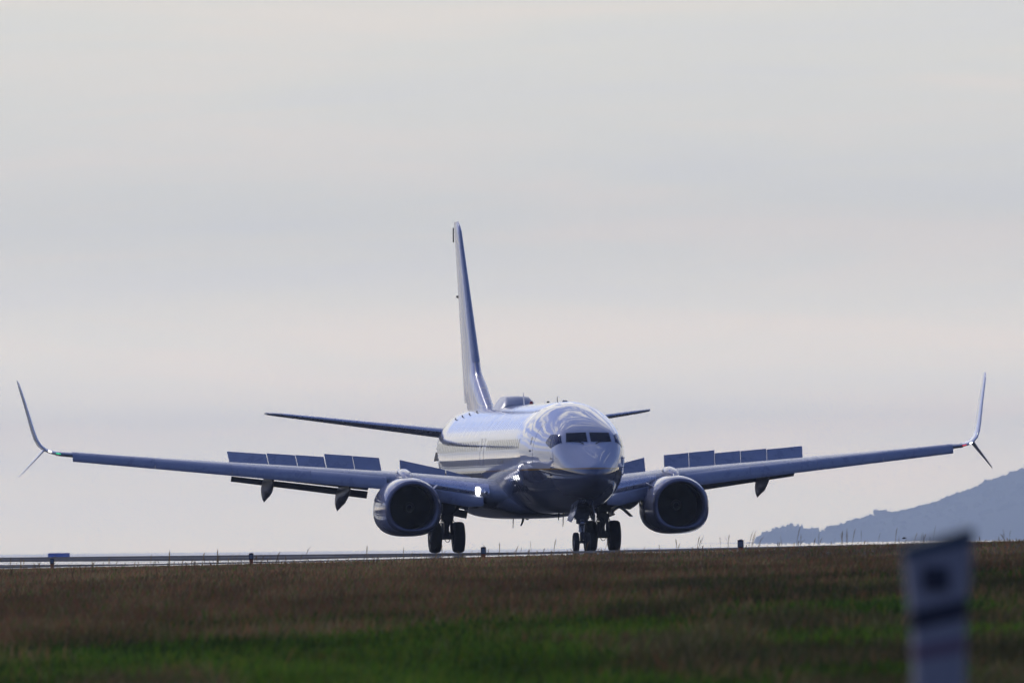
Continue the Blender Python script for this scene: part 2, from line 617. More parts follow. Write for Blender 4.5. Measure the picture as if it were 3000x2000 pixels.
def runway():
    ts = np.linspace(-HALF_W, HALF_W, 25)
    ss = np.concatenate([np.linspace(-900, -260, 30), np.linspace(-240, 420, 133)])
    V, F = [], []
    for s in ss:
        for t in ts:
            V.append((t, -s, float(crown_z(np.array(s)) - 0.0205 * abs(t))))
    n = len(ts)
    for i in range(len(ss) - 1):
        for j in range(n - 1):
            F.append((i * n + j, i * n + j + 1, (i + 1) * n + j + 1, (i + 1) * n + j))
    # thickness at the near and far edge
    me = bpy.data.meshes.new('runway')
    me.from_pydata(V, [], F)
    me.polygons.foreach_set('use_smooth', [True] * len(me.polygons))
    me.materials.append(runway_mat())
    o = bpy.data.objects.new('runway', me)
    COL.objects.link(o)
    o.location = MLG
    o.rotation_euler = (0, 0, YAW)
    o['kind'] = 'structure'
    return o


rw = runway()

# water beyond the field
def water_mat():
    m = bpy.data.materials.new('estuary_water')
    m.use_nodes = True
    t = m.node_tree
    b = t.nodes['Principled BSDF']
    b.inputs['Base Color'].default_value = (0.03, 0.045, 0.06, 1)
    b.inputs['Roughness'].default_value = 0.07
    b.inputs['Specular IOR Level'].default_value = 1.0
    tcn = N(t, 'ShaderNodeTexCoord')
    n1 = N(t, 'ShaderNodeTexNoise', inp={'Scale': 0.05, 'Detail': 6.0})
    L(t, tcn, 'Object', n1, 'Vector')
    bp = N(t, 'ShaderNodeBump', inp={'Strength': 0.4, 'Distance': 0.2})
    L(t, n1, 'Fac', bp, 'Height')
    L(t, bp, 0, b, 'Normal')
    return m


wat = grid_mesh('water', np.linspace(-3600, 3600, 5), np.linspace(2400, 45000, 12), lambda X, Y: X * 0 - 14.0, water_mat())

# ------------------------------------------------------------------ AIRLINER
S0 = 19.6                                   # main gear station; object Y = s - S0
plane = empty('airliner', MLG, YAW)
tag(plane, 'white twin-engine airliner with split winglets and raised spoilers rolling on the runway', 'airliner')


def P(x, s, z):
    return (x, s - S0, z)


# ---- fuselage
FS = [0.0, 0.12, 0.35, 0.7, 1.1, 1.5, 1.75, 2.05, 2.4, 2.8, 3.3, 4.0, 5.0, 6.0, 7.2, 8.5, 27.0, 29.0, 31.0, 33.0, 35.0, 36.6, 37.6, 38.1]
F_W = [0.02, 0.24, 0.43, 0.64, 0.84, 1.01, 1.09, 1.18, 1.27, 1.35, 1.44, 1.56, 1.70, 1.80, 1.87, 1.88, 1.88, 1.87, 1.75, 1.47, 1.08, 0.70, 0.42, 0.24]
F_T = [2.74, 2.98, 3.14, 3.34, 3.55, 3.75, 3.90, 4.14, 4.36, 4.53, 4.69, 4.87, 5.10, 5.27, 5.355, 5.37, 5.37, 5.37, 5.36, 5.32, 5.22, 5.08, 4.96, 4.86]
F_B = [2.70, 2.49, 2.33, 2.15, 2.00, 1.87, 1.81, 1.75, 1.69, 1.63, 1.57, 1.50, 1.42, 1.38, 1.36, 1.36, 1.36, 1.46, 1.80, 2.32, 2.95, 3.50, 3.90, 4.25]
F_M = [2.72, 2.73, 2.75, 2.80, 2.86, 2.92, 2.95, 2.99, 3.04, 3.10, 3.18, 3.28, 3.39, 3.46, 3.49, 3.49, 3.49, 3.52, 3.66, 3.90, 4.12, 4.30, 4.42, 4.54]
F_N = [2.0, 2.0, 2.05, 2.15, 2.4, 3.0, 3.5, 3.7, 3.3, 2.9, 2.6, 2.35, 2.1, 2.02, 2.0, 2.0, 2.0, 2.0, 2.0, 2.0, 2.0, 2.0, 2.0, 2.0]


def fus_ring(s, n=72):
    wv, zt, zb, zm, ex = (float(interp(s, FS, a)) for a in (F_W, F_T, F_B, F_M, F_N))
    out = []
    for k in range(n):
        a = 2 * PI * k / n
        c, si = math.cos(a), math.sin(a)
        if si >= 0:
            x = math.copysign(abs(c) ** (2 / ex), c) * wv
            z = zm + abs(si) ** (2 / ex) * (zt - zm)
        else:
            x = math.copysign(abs(c) ** (2 / 2.12), c) * wv
            z = zm - abs(si) ** (2 / 2.12) * (zm - zb)
        out.append(P(x, s, z))
    return out


st = np.concatenate([[0.0, 0.03, 0.07, 0.12, 0.2, 0.3, 0.42, 0.56], np.arange(0.72, 8.6, 0.16), np.arange(9, 27, 1.0), np.arange(27, 38.0, 0.4), [38.1]])
mb = MB()
mb.loft([fus_ring(float(s)) for s in st])
fus = mb.build('fuselage', m_liv, plane, smooth=60)
bvh = BVHTree.FromPolygons([Vector(v) for v in mb.v], mb.f)


def hit(o, d):
    loc, nrm, i, dist = bvh.ray_cast(Vector(o), Vector(d))
    if loc is None: return None
    if nrm.dot(Vector(d)) > 0: nrm = -nrm
    return loc, nrm


def patch(mb, quad, side, off, depth, n=8, round_c=0.0):
    """a panel that follows the fuselage skin; quad in (u, z): u = s for side views, u = x for front views"""
    g = []
    for j in range(n + 1):
        row = []
        for i in range(n + 1):
            a, b = i / n, j / n
            u = (1 - a) * (1 - b) * quad[0][0] + a * (1 - b) * quad[1][0] + a * b * quad[2][0] + (1 - a) * b * quad[3][0]
            z = (1 - a) * (1 - b) * quad[0][1] + a * (1 - b) * quad[1][1] + a * b * quad[2][1] + (1 - a) * b * quad[3][1]
            if side == 'front':
                h = hit((u, -S0 - 3, z), (0, 1, 0))
            else:
                h = hit((side * 6.0, u - S0, z), (-side, 0, 0))
            if h is None: return False
            row.append(h)
        g.append(row)
    top = [loc + nr * off for row in g for loc, nr in row]
    bot = [loc + nr * (off - depth) for row in g for loc, nr in row]
    m = n + 1
    fs = [(j * m + i, j * m + i + 1, (j + 1) * m + i + 1, (j + 1) * m + i) for j in range(n) for i in range(n)]
    rim = [i for i in range(m)] + [j * m + n for j in range(1, m)] + [n * m + i for i in range(n - 1, -1, -1)] + [j * m for j in range(n - 1, 0, -1)]
    B = len(top)
    for q in range(len(rim)):
        a, b = rim[q], rim[(q + 1) % len(rim)]
        fs.append((a, b, b + B, a + B))
    mb.add(top + bot, fs)
    return True


def round_patch(mb, cu, cz, hu, hz, side, off, depth, n=20, ex=3.5):
    ring, ring2 = [], []
    c = hit((side * 6.0, cu - S0, cz), (-side, 0, 0))
    for k in range(n):
        a = 2 * PI * k / n
        u = cu + math.copysign(abs(math.cos(a)) ** (2 / ex), math.cos(a)) * hu
        z = cz + math.copysign(abs(math.sin(a)) ** (2 / ex), math.sin(a)) * hz
        h = hit((side * 6.0, u - S0, z), (-side, 0, 0))
        ring.append(h[0] + h[1] * off)
        ring2.append(h[0] + h[1] * (off - depth))
    vs = [c[0] + c[1] * off] + ring + ring2
    fs = [(0, 1 + k, 1 + (k + 1) % n) for k in range(n)] + [(1 + k, 1 + n + k, 1 + n + (k + 1) % n, 1 + (k + 1) % n) for k in range(n)]
    mb.add(vs, fs)


def grow(q, g):
    cx = sum(p[0] for p in q) / 4
    cz = sum(p[1] for p in q) / 4
    return [(p[0] + math.copysign(g, p[0] - cx), p[1] + math.copysign(g, p[1] - cz)) for p in q]


# cockpit windows
for sgn in (-1, 1):
    q = [(sgn * 0.065, 3.885), (sgn * 0.80, 3.875), (sgn * 0.755, 4.185), (sgn * 0.065, 4.205)]
    b = MB(); patch(b, grow(q, 0.025), 'front', 0.004, 0.03, n=24)
    fr = b.build('cockpit_window', m_frame, plane, smooth=30)
    b = MB(); patch(b, q, 'front', 0.014, 0.03, n=24)
    b.build('pane', m_glass, fr, smooth=30)
    for q in ([(1.93, 3.86), (2.52, 3.68), (2.64, 4.15), (2.20, 4.08)], [(2.60, 3.69), (3.22, 3.88), (3.02, 4.13), (2.72, 4.14)]):
        b = MB(); ok = patch(b, grow(q, 0.022), sgn, 0.004, 0.03, n=24)
        fr = b.build('cockpit_window', m_frame, plane, smooth=30)
        b = MB(); patch(b, q, sgn, 0.014, 0.03, n=24)
        b.build('pane', m_side, fr, smooth=30)
    # wipers
    h0 = hit((sgn * 0.22, -S0 - 3, 3.80), (0, 1, 0))
    h1 = hit((sgn * 0.36, -S0 - 3, 3.86), (0, 1, 0))
    h2 = hit((sgn * 0.70, -S0 - 3, 3.90), (0, 1, 0))
    b = MB(); b.tube([h0[0] + h0[1] * 0.02, h1[0] + h1[1] * 0.03, h2[0] + h2[1] * 0.03], [0.018, 0.014, 0.008], 6)
    b.build('wiper', m_dark, plane)

# cabin windows (starboard side, the side in view, and port)
nw = 0
for sgn in (-1,):
    s = 7.0
    while s < 31.2:
        if not (16.05 < s < 16.35):
            b = MB(); round_patch(b, s, 3.86, 0.125, 0.185, sgn, 0.004, 0.02)
            b.build('cabin_window', m_cabin, plane, smooth=30)
            nw += 1
        s += 0.508


# doors: a dark seam patch with the door panel proud of it
def door(name, s0, s1, z0, z1, side, win=None, handle=True):
    b = MB(); patch(b, [(s0 - 0.012, z0 - 0.012), (s1 + 0.012, z0 - 0.012), (s1 + 0.012, z1 + 0.012), (s0 - 0.012, z1 + 0.012)], side, 0.003, 0.02, n=10)
    sm = b.build('door_seam', m_seam, plane, smooth=40)
    b = MB(); patch(b, [(s0, z0), (s1, z0), (s1, z1), (s0, z1)], side, 0.007, 0.02, n=10)
    d = b.build(name, m_liv, plane, smooth=40)
    if win:
        b = MB(); round_patch(b, (s0 + s1) / 2, win, 0.10, 0.14, side, 0.010, 0.02)
        b.build('door_window', m_cabin, d, smooth=30)
    if handle:
        h = hit((side * 6, (s0 + s1) / 2 - S0, z0 + 0.62), (-side, 0, 0))
        b = MB(); b.box(h[0] + h[1] * 0.012, (0.02, 0.22, 0.06))
        b.build('door_handle', m_seam, d)


door('service_door', 4.62, 5.40, 2.98, 4.62, -1, 3.95)
door('overwing_exit', 16.5, 17.02, 3.15, 4.12, -1, None, False)
door('overwing_exit', 17.52, 18.04, 3.15, 4.12, -1, None, False)
door('rear_service_door', 31.9, 32.66, 3.25, 4.7, -1, 4.0)
door('cargo_door', 8.6, 9.85, 1.78, 2.66, -1, None, True)

# small lettering beside the wing root: thin dark strokes
b = MB()
x = 11.0
rs = random.Random(3)
while x < 12.4:
    wd = rs.choice([0.03, 0.05, 0.05])
    patch(b, [(x, 3.20), (x + wd, 3.20), (x + wd, 3.30), (x, 3.30)], -1, 0.004, 0.01, n=1)
    x += wd + 0.035
b.build('lettering', m_seam, plane)

# probes and vanes
for sgn in (-1, 1):
    for s, z in ((2.35, 3.30), (2.35, 2.98)):
        h = hit((sgn * 6, s - S0, z), (-sgn, 0, 0))
        p = h[0]
        b = MB()
        b.tube([p, p + h[1] * 0.07, p + h[1] * 0.08 + Vector((0, -0.14, 0))], [0.018, 0.012, 0.006], 8)
        b.build('pitot_probe', m_steel, plane)
    h = hit((sgn * 6, 2.5 - S0, 2.72), (-sgn, 0, 0))
    b = MB(); b.box(h[0] + h[1] * 0.02, (0.05, 0.08, 0.04))
    b.build('angle_vane', m_dark, plane)

# belly fairing round the wing roots
QS = [12.4, 12.9, 13.6, 14.6, 16.0, 18.0, 20.5, 22.5, 24.0, 25.2, 26.0]
Q_W = [0.5, 1.15, 1.62, 1.86, 1.97, 2.0, 2.0, 1.95, 1.75, 1.3, 0.5]
Q_B = [1.42, 1.34, 1.29, 1.25, 1.22, 1.21, 1.21, 1.23, 1.27, 1.36, 1.5]
Q_T = [1.6, 1.95, 2.35, 2.62, 2.72, 2.72, 2.66, 2.55, 2.35, 2.0, 1.6]
mb = MB()
rings = []
for s in np.concatenate([np.linspace(12.4, 15, 14), np.linspace(15.5, 23, 16), np.linspace(23.3, 26, 10)]):
    wv, zb, zt = (float(interp(s, QS, a)) for a in (Q_W, Q_B, Q_T))
    zm = zb + (zt - zb) * 0.62
    r_ = []
    for k in range(48):
        a = 2 * PI * k / 48
        c, si = math.cos(a), math.sin(a)
        ex = 3.0 if si < 0 else 2.2
        r_.append(P(math.copysign(abs(c) ** (2 / ex), c) * wv, s, zm + math.copysign(abs(si) ** (2 / ex), si) * ((zt - zm) if si > 0 else (zm - zb))))
    rings.append(r_)
mb.loft(rings)
fair_mat = pbr('fairing_paint', (0.12, 0.125, 0.155), 0.10, noise=0.08, nscale=1.5, rvar=0.03, bump=0.004, bscale=1.4)
mb.build('belly_fairing', fair_mat, plane, smooth=60)

# ---- wings
WY = [0.0, 1.9, 4.86, 5.8, 17.0]
W_LE = [12.1, 13.6, 15.98, 16.48, 22.75]
W_TE = [21.3, 21.3, 21.45, 21.5, 24.3]
W_Z = [1.92, 2.10, 2.60, 2.70, 3.78]
W_T = [0.145, 0.14, 0.122, 0.12, 0.10]


def wing_sec(y):
    le, te, z, t = (lin(y, WY, a) for a in (W_LE, W_TE, W_Z, W_T))
    return le, te - le, z, t


def naca(x, t):
    return 5 * t * (0.2969 * math.sqrt(x) - 0.126 * x - 0.3516 * x * x + 0.2843 * x ** 3 - 0.1036 * x ** 4)


XF = [0.0, 0.004, 0.012, 0.03, 0.06, 0.1, 0.16, 0.24, 0.34, 0.46, 0.58, 0.7, 0.82, 0.92, 1.0]


def foil(t, camber=0.012, trunc=1.0):
    """closed section: list of (x, z), TE over the top to the LE and back below, in chords"""
    up, lo = [], []
    for x0 in XF:
        x = x0 * trunc
        yt = naca(x, t)
        yc = camber * 4 * x * (1 - x)
        up.append((x, yc + yt + 0.0008))
        lo.append((x, yc - yt - 0.0008))
    return up[::-1] + lo[1:]


INC = -0.018        # trailing edge lower than the leading edge (rise per metre of chord)


def wing_pt(y, f, upper=True):
    le, c, z, t = wing_sec(y)
    yt = naca(f, t)
    yc = 0.012 * 4 * f * (1 - f)
    return le + f * c, z + c * (yc + (yt if upper else -yt)) + INC * f * c


def rails(y0, y1, n=2):
    return [y0 + (y1 - y0) * i / (n - 1) for i in range(n)]


def winglet_path():
    # (y, z, le_s, chord)
    return [(16.62, 3.745, 22.54, 1.61), (16.90, 3.80, 22.74, 1.52), (17.14, 3.90, 22.96, 1.45), (17.31, 4.06, 23.18, 1.37), (17.43, 4.30, 23.42, 1.28),
            (17.52, 4.62, 23.66, 1.18), (17.64, 5.15, 24.02, 1.03), (17.78, 5.75, 24.42, 0.86), (17.89, 6.18, 24.74, 0.72), (17.93, 6.36, 24.92, 0.58), (17.96, 6.47, 25.22, 0.28)]


def make_wing(sg):
    # main element
    mb = MB()
    ys = [0.0, 1.2, 1.9, 2.6, 3.4, 4.2, 4.86, 5.4, 5.8, 7, 8.5, 10, 11.5, 13, 14.5, 15.8, 16.7]
    rings = []
    for y in ys:
        le, c, z, t = wing_sec(y)
        tr = 0.80 if y < 11 else 1.0
        if 11 <= y < 12: tr = 0.97
        rings.append([P(sg * y, le + x * c, z + zz * c + INC * x * c) for x, zz in foil(t, trunc=tr)])
    mb.loft(rings)
    wing = mb.build('wing', m_grey, plane, smooth=50)

    # slats: convex noses carried forward of and below the leading edge
    def slat_ring(y, up):
        le, c, z, t = wing_sec(y)
        h = lin(y, [4.9, 16.5], [0.455, 0.315])
        o = [(0.62, 0.30), (0.30, 0.26), (0.0, 0.16), (-0.26, 0.0), (-0.44, -0.22), (-0.53, -0.46), (-0.55, -0.68), (-0.50, -0.84),
             (-0.44, -0.82), (-0.46, -0.62), (-0.40, -0.40), (-0.28, -0.20), (-0.08, -0.02), (0.24, 0.16), (0.62, 0.27)]
        return [P(sg * y, le + a * h, z + bz * h + 0.02) for a, bz in o]
    bounds = [5.45, 8.05, 10.75, 13.4, 16.25]
    for i in range(4):
        b = MB()
        y0, y1 = bounds[i] + 0.004, bounds[i + 1] - 0.004
        b.loft([slat_ring(y, 0) for y in rails(y0, y1, 4)])
        b.build('slat', m_slat, wing, smooth=30)
    # inboard leading edge: polished nose and hinged Krueger panel
    b = MB()
    rr = []
    for y in rails(2.02, 4.30, 6):
        le, c, z, t = wing_sec(y)
        pts = [(0.05, naca(0.05, t) + 0.004), (0.025, naca(0.025, t) + 0.003), (0.01, naca(0.01, t) + 0.002), (0.002, naca(0.002, t)), (-0.001, 0.0), (0.002, -naca(0.002, t)), (0.01, -naca(0.01, t) - 0.001), (0.02, -naca(0.02, t) - 0.001)]
        pts2 = pts[:6] + [(0.03, 0.0), (0.05, naca(0.02, t) * 0.5)]
        rr.append([P(sg * y, le + x * c - 0.03, z + zz * c + INC * x * c + math.copysign(0.014, zz)) for x, zz in pts2])
    b.loft(rr)
    b.build('leading_edge', m_metal, wing, smooth=60)
    b = MB()
    rr = []
    for y in rails(2.25, 4.22, 5):
        le, c, z, t = wing_sec(y)
        hh = lin(y, [2.25, 2.6, 4.3], [0.36, 0.48, 0.44])
        top = z - 0.016 * c
        o = [(0.06, 0.0), (-0.06, -0.06), (-0.13, -hh * 0.5), (-0.15, -hh * 0.85), (-0.11, -hh), (-0.05, -hh), (-0.02, -hh * 0.5), (0.08, -0.05)]
        rr.append([P(sg * y, le - 0.05 + a, top + bz) for a, bz in o])
    b.loft(rr)
    b.build('krueger_flap', m_slat, wing, smooth=40)

    # spoilers
    sb = [5.17, 6.13, 7.13, 8.14, 9.16, 10.56]
    hang = [50, 52, 46, 46, 44]
    for i in range(5):
        y0, y1 = sb[i] + 0.008, sb[i + 1] - 0.008
        pts = []
        for y in (y0, y1):
            s_, z_ = wing_pt(y, 0.665)
            pts.append((y, s_, z_ - 0.015))
        ch = lin((y0 + y1) / 2, [5.2, 10.5], [0.80, 0.72]) + (0.06 if i < 2 else 0)
        a = R(hang[i])
        q = [P(sg * pts[0][0], pts[0][1], pts[0][2]), P(sg * pts[1][0], pts[1][1], pts[1][2]),
             P(sg * (pts[1][0] + 0.06), pts[1][1] + ch * math.cos(a), pts[1][2] + ch * math.sin(a)), P(sg * (pts[0][0] + 0.06), pts[0][1] + ch * math.cos(a), pts[0][2] + ch * math.sin(a))]
        b = MB(); b.plate(q, 0.035)
        b.build('spoiler', m_slat, wing, smooth=0, bevel=0.006)
    for y0, y1, c0, c1 in ((2.9, 4.5, 0.60, 0.80), (2.0, 2.86, 0.42, 0.58)):
        pts = []
        for y in (y0, y1):
            s_, z_ = wing_pt(y, 0.70)
            pts.append((y, s_, z_ - 0.02))
        a = R(58)
        q = [P(sg * y0, pts[0][1], pts[0][2]), P(sg * y1, pts[1][1], pts[1][2]),
             P(sg * y1, pts[1][1] + c1 * math.cos(a), pts[1][2] + c1 * math.sin(a)), P(sg * y0, pts[0][1] + c0 * math.cos(a), pts[0][2] + c0 * math.sin(a))]
        b = MB(); b.plate(q, 0.035)
        b.build('spoiler', m_slat, wing, smooth=0, bevel=0.006)

    # flaps: fore and aft segments, run out and drooped
    def flap(y0, y1, cfore, caft, z_drop, name='flap'):
        fore, aft = [], []
        for y in rails(y0, y1, 3):
            s_, z_ = wing_pt(y, 0.80, False)
            c1 = lin(y, [y0, y1], cfore)
            c2 = lin(y, [y0, y1], caft)
            a1, a2 = R(25), R(34)
            s1, z1 = s_ - 0.05, z_ + 0.0 + z_drop
            sec = [(1.0, 0.004), (0.7, 0.05), (0.4, 0.085), (0.15, 0.075), (0.03, 0.03), (0.0, -0.01), (0.05, -0.05), (0.3, -0.055), (0.65, -0.03), (1.0, -0.004)]

            def tr(sec, c, a, ss, zz):
                return [P(sg * y, ss + (x * math.cos(a) + q * math.sin(a)) * c, zz + (-x * math.sin(a) + q * math.cos(a)) * c) for x, q in sec]
            fore.append(tr(sec, c1, a1, s1, z1))
            s2, z2 = s1 + c1 * math.cos(a1) + 0.03, z1 - c1 * math.sin(a1) - 0.04
            aft.append(tr(sec, c2, a2, s2, z2))
        b = MB(); b.loft(fore)
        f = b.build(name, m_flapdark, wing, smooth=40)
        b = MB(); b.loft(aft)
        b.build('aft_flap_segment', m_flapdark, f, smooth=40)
    flap(1.95, 4.35, (0.95, 0.95), (0.48, 0.48), 0.13)
    flap(5.55, 10.4, (0.80, 0.62), (0.46, 0.34), 0.145)
    for y in (6.2, 7.4, 8.7, 9.9, 11.6, 12.8, 14.2, 15.5):
        s_, z_ = wing_pt(y, 0.05, False)
        b = MB(); b.box(P(sg * y, s_ + 0.16, z_ - 0.03), (0.05, 0.5, 0.11))
        b.build('slat_track', m_flapdark, wing, smooth=0)
    # flap track fairings
    for y, zt, ln, wd in ((4.16, 1.53, 3.2, 0.26), (6.42, 1.55, 3.1, 0.26), (9.12, 1.90, 2.7, 0.25)):
        s_, z_ = wing_pt(y, 0.56, False)
        rr = []
        tipS = lin(y, [4.4, 9.3], [23.4, 23.3])
        for k in range(13):
            u = k / 12
            ss = s_ - 0.2 + (tipS - s_ + 0.2) * u
            # centre line sags, then the aft half is turned down with the flap
            zc = z_ - 0.10 - 0.16 * math.sin(min(u * 1.6, 1) * PI / 2)
            if u > 0.5:
                zc += (zt + 0.02 - (z_ - 0.26)) * ((u - 0.5) / 0.5) ** 1.25
            rw_ = wd * (math.sin(PI * min(u / 0.9, 1) * 0.5 + 0.05) ** 0.8) * (1 if u < 0.5 else math.cos((u - 0.5) / 0.5 * PI / 2) ** 0.75 + 0.02)
            rh = (0.14 + 0.20 * math.sin(PI * u)) * (1 if u < 0.7 else max(0.06, 1 - (u - 0.7) / 0.32))
            rr.append([P(sg * y + rw_ * math.cos(2 * PI * j / 14), ss, zc + rh * math.sin(2 * PI * j / 14)) for j in range(14)])
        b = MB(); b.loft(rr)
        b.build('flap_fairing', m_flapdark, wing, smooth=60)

    # winglet and lower strake
    wp = winglet_path()
    rr = []
    for i, (y, z, le, c) in enumerate(wp):
        a = wp[max(i - 1, 0)]
        d = wp[min(i + 1, len(wp) - 1)]
        ty, tz = d[0] - a[0], d[1] - a[1]
        l = math.hypot(ty, tz)
        ny, nz = -tz / l, ty / l          # up / inboard normal
        rr.append([P(sg * (y + zz * c * ny), le + x * c, z + zz * c * nz) for x, zz in foil(0.09, 0.01)])
    b = MB(); b.loft(rr)
    wl = b.build('winglet', m_white, wing, smooth=60)
    st_ = [(17.18, 3.90, 23.2, 1.0), (17.38, 3.66, 23.42, 0.80), (17.68, 3.32, 23.72, 0.56), (17.92, 3.05, 24.0, 0.36), (18.03, 2.92, 24.25, 0.16)]
    rr = []
    for i, (y, z, le, c) in enumerate(st_):
        a = st_[max(i - 1, 0)]; d = st_[min(i + 1, len(st_) - 1)]
        ty, tz = d[0] - a[0], d[1] - a[1]
        l = math.hypot(ty, tz)
        rr.append([P(sg * (y - zz * c * tz / l), le + x * c, z + zz * c * ty / l) for x, zz in foil(0.085, 0.0)])
    b = MB(); b.loft(rr)
    b.build('winglet_strake', m_white, wl, smooth=60)
    # wing tip lights
    le, c, z, t = 22.15, 1.6, 3.745, 0.1
    b = MB(); b.tube([P(sg * 16.66, 22.53, 3.75), P(sg * 16.80, 22.63, 3.778)], [0.02, 0.02], 8)
    b.build('navigation_light', m_green if sg < 0 else m_redl, wing)
    b = MB(); b.tube([P(sg * 16.98, 22.78, 3.83), P(sg * 17.06, 22.87, 3.865)], [0.032, 0.03], 8)
    b.build('strobe_light', m_strobe, wing)
    # landing light in the root leading edge
    le, c, z, t = wing_sec(2.42)
    fr = MB(); fr.tube([P(sg * 2.42, le - 0.05, z + 0.04), P(sg * 2.42, le + 0.2, z + 0.06)], [0.10, 0.12], 16)
    fo = fr.build('landing_light', m_frame, wing, smooth=40)
    b = MB(); b.loft([[P(sg * 2.42 + q * 0.085 * math.copysign(abs(math.cos(2 * PI * k / 20)) ** 0.5, math.cos(2 * PI * k / 20)), le - 0.06 - dy, z + 0.04 + q * 0.145 * math.copysign(abs(math.sin(2 * PI * k / 20)) ** 0.5, math.sin(2 * PI * k / 20))) for k in range(20)] for dy, q in ((-0.05, 1.0), (0.02, 1.0), (0.045, 0.8), (0.055, 0.3))])
    b.build('lamp', m_lamp, fo, smooth=60)
    le2, c2, z2, t2 = wing_sec(2.12)
    b = MB(); b.lathe_y(P(sg * 2.13, le2 - 0.02, z2 + 0.03), [(-0.05, 0.01), (-0.03, 0.05), (0.02, 0.07)], 16)
    b.build('turnoff_light', m_steel, wing, smooth=60)
    return wing


wings = {sg: make_wing(sg) for sg in (-1, 1)}


# ---- engines
def make_engine(sg):
    cy, zc = sg * 4.86, 1.66

    def ring(s, r, flat, n=48, dz=0.0):
        out = []
        for k in range(n):
            a = 2 * PI * k / n
            c, si = math.cos(a), math.sin(a)
            if si < 0:
                ex = 2.0 + 0.75 * flat
                x = math.copysign(abs(c) ** (2 / ex), c) * r
                z = -abs(si) ** (2 / ex) * r * (1 - 0.085 * flat)
            else:
                x, z = c * r * (1), si * r * (1 - 0.055 * flat)
            out.append(P(cy + x, s, zc + dz + z))
        return out
    prof = [(13.22, 0.955), (13.30, 1.005), (13.45, 1.05), (13.7, 1.09), (14.1, 1.125), (14.6, 1.145), (15.2, 1.15), (15.8, 1.13), (16.5, 1.07), (17.2, 0.97), (17.62, 0.90)]
    b = MB()
    b.loft([ring(13.33 + 0 * s, r, 1) if False else ring(s, r, 1) for s, r in prof[1:]] + [ring(17.60, 0.87, 0.8), ring(16.6, 0.84, 0.5)], True, False, False)
    nac = b.build('engine', m_nac, plane, smooth=60)
    # lip: rounded ring from the outer skin over the highlight into the duct
    lp = [(13.305, 1.007, 1), (13.25, 0.975, 1), (13.21, 0.94, 0.95), (13.195, 0.90, 0.85), (13.21, 0.86, 0.7), (13.26, 0.83, 0.5), (13.36, 0.808, 0.3), (13.5, 0.798, 0.15)]
    b = MB(); b.loft([ring(s, r, f) for s, r, f in lp], True, False, False)
    b.build('inlet_lip', m_lip, nac, smooth=80)
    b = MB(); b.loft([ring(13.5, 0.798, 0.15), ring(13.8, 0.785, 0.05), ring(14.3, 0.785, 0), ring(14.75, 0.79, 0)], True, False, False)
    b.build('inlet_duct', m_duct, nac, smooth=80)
    # fan
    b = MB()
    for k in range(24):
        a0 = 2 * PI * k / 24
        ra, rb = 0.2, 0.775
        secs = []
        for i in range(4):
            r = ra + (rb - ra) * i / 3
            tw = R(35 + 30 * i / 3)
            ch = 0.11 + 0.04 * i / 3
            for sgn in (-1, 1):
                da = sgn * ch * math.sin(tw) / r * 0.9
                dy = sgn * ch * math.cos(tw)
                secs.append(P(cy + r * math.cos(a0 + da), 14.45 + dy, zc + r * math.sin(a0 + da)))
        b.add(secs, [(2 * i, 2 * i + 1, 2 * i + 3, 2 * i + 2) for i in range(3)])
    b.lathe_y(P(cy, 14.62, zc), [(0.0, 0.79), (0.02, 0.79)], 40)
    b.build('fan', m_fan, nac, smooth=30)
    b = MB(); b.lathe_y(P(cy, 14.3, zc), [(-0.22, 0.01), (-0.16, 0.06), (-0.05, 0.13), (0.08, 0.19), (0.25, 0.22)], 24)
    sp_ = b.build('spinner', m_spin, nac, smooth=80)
    b = MB()
    pts = [P(cy + (0.05 + 0.11 * u) * math.cos(u * 4.4), 14.3 - 0.20 + 0.2 * u, zc + (0.05 + 0.11 * u) * math.sin(u * 4.4)) for u in np.linspace(0, 1, 12)]
    b.tube(pts, 0.016, 6)
    b.build('swirl_mark', m_mark, sp_)
    # core nozzle and plug
    b = MB(); b.lathe_y(P(cy, 16.6, zc), [(0.0, 0.62), (0.9, 0.56), (1.5, 0.42), (1.52, 0.38), (1.2, 0.36)], 28)
    b.build('core_nozzle', m_steel, nac, smooth=50)
    b = MB(); b.lathe_y(P(cy, 17.7, zc), [(0.0, 0.30), (0.6, 0.18), (1.0, 0.02)], 24)
    b.build('exhaust_plug', m_steel, nac, smooth=60)
    # pylon: from the nacelle crown up to the wing
    rr = []
    for s, z0, z1, hw in ((14.25, 2.66, 2.70, 0.03), (14.5, 2.62, 2.80, 0.13), (14.9, 2.58, 2.90, 0.20), (15.4, 2.5, 2.99, 0.235), (16.0, 2.3, 3.06, 0.25), (16.8, 2.1, 3.05, 0.25), (18.0, 2.0, 2.75, 0.22), (19.3, 2.1, 2.55, 0.12), (20.2, 2.3, 2.5, 0.02)):
        r_ = []
        for k in range(20):
            a = 2 * PI * k / 20
            c, si = math.cos(a), math.sin(a)
            r_.append(P(cy + math.copysign(abs(c) ** 0.75, c) * hw, s, (z0 + z1) / 2 + math.copysign(abs(si) ** 0.75, si) * (z1 - z0) / 2))
        rr.append(r_)
    b = MB(); b.loft(rr)
    b.build('pylon', m_nac, nac, smooth=60)
    # chine on the inboard shoulder
    a = R(38)
    ia = -sg
    base = [(14.05, 1.075), (15.0, 1.09)]
    p0 = Vector(P(cy + ia * math.cos(a) * 1.09, 14.0, zc + math.sin(a) * 1.05))
    p1 = Vector(P(cy + ia * math.cos(a) * 1.13, 15.0, zc + math.sin(a) * 1.08))
    out = Vector((ia * math.cos(a), 0, math.sin(a)))
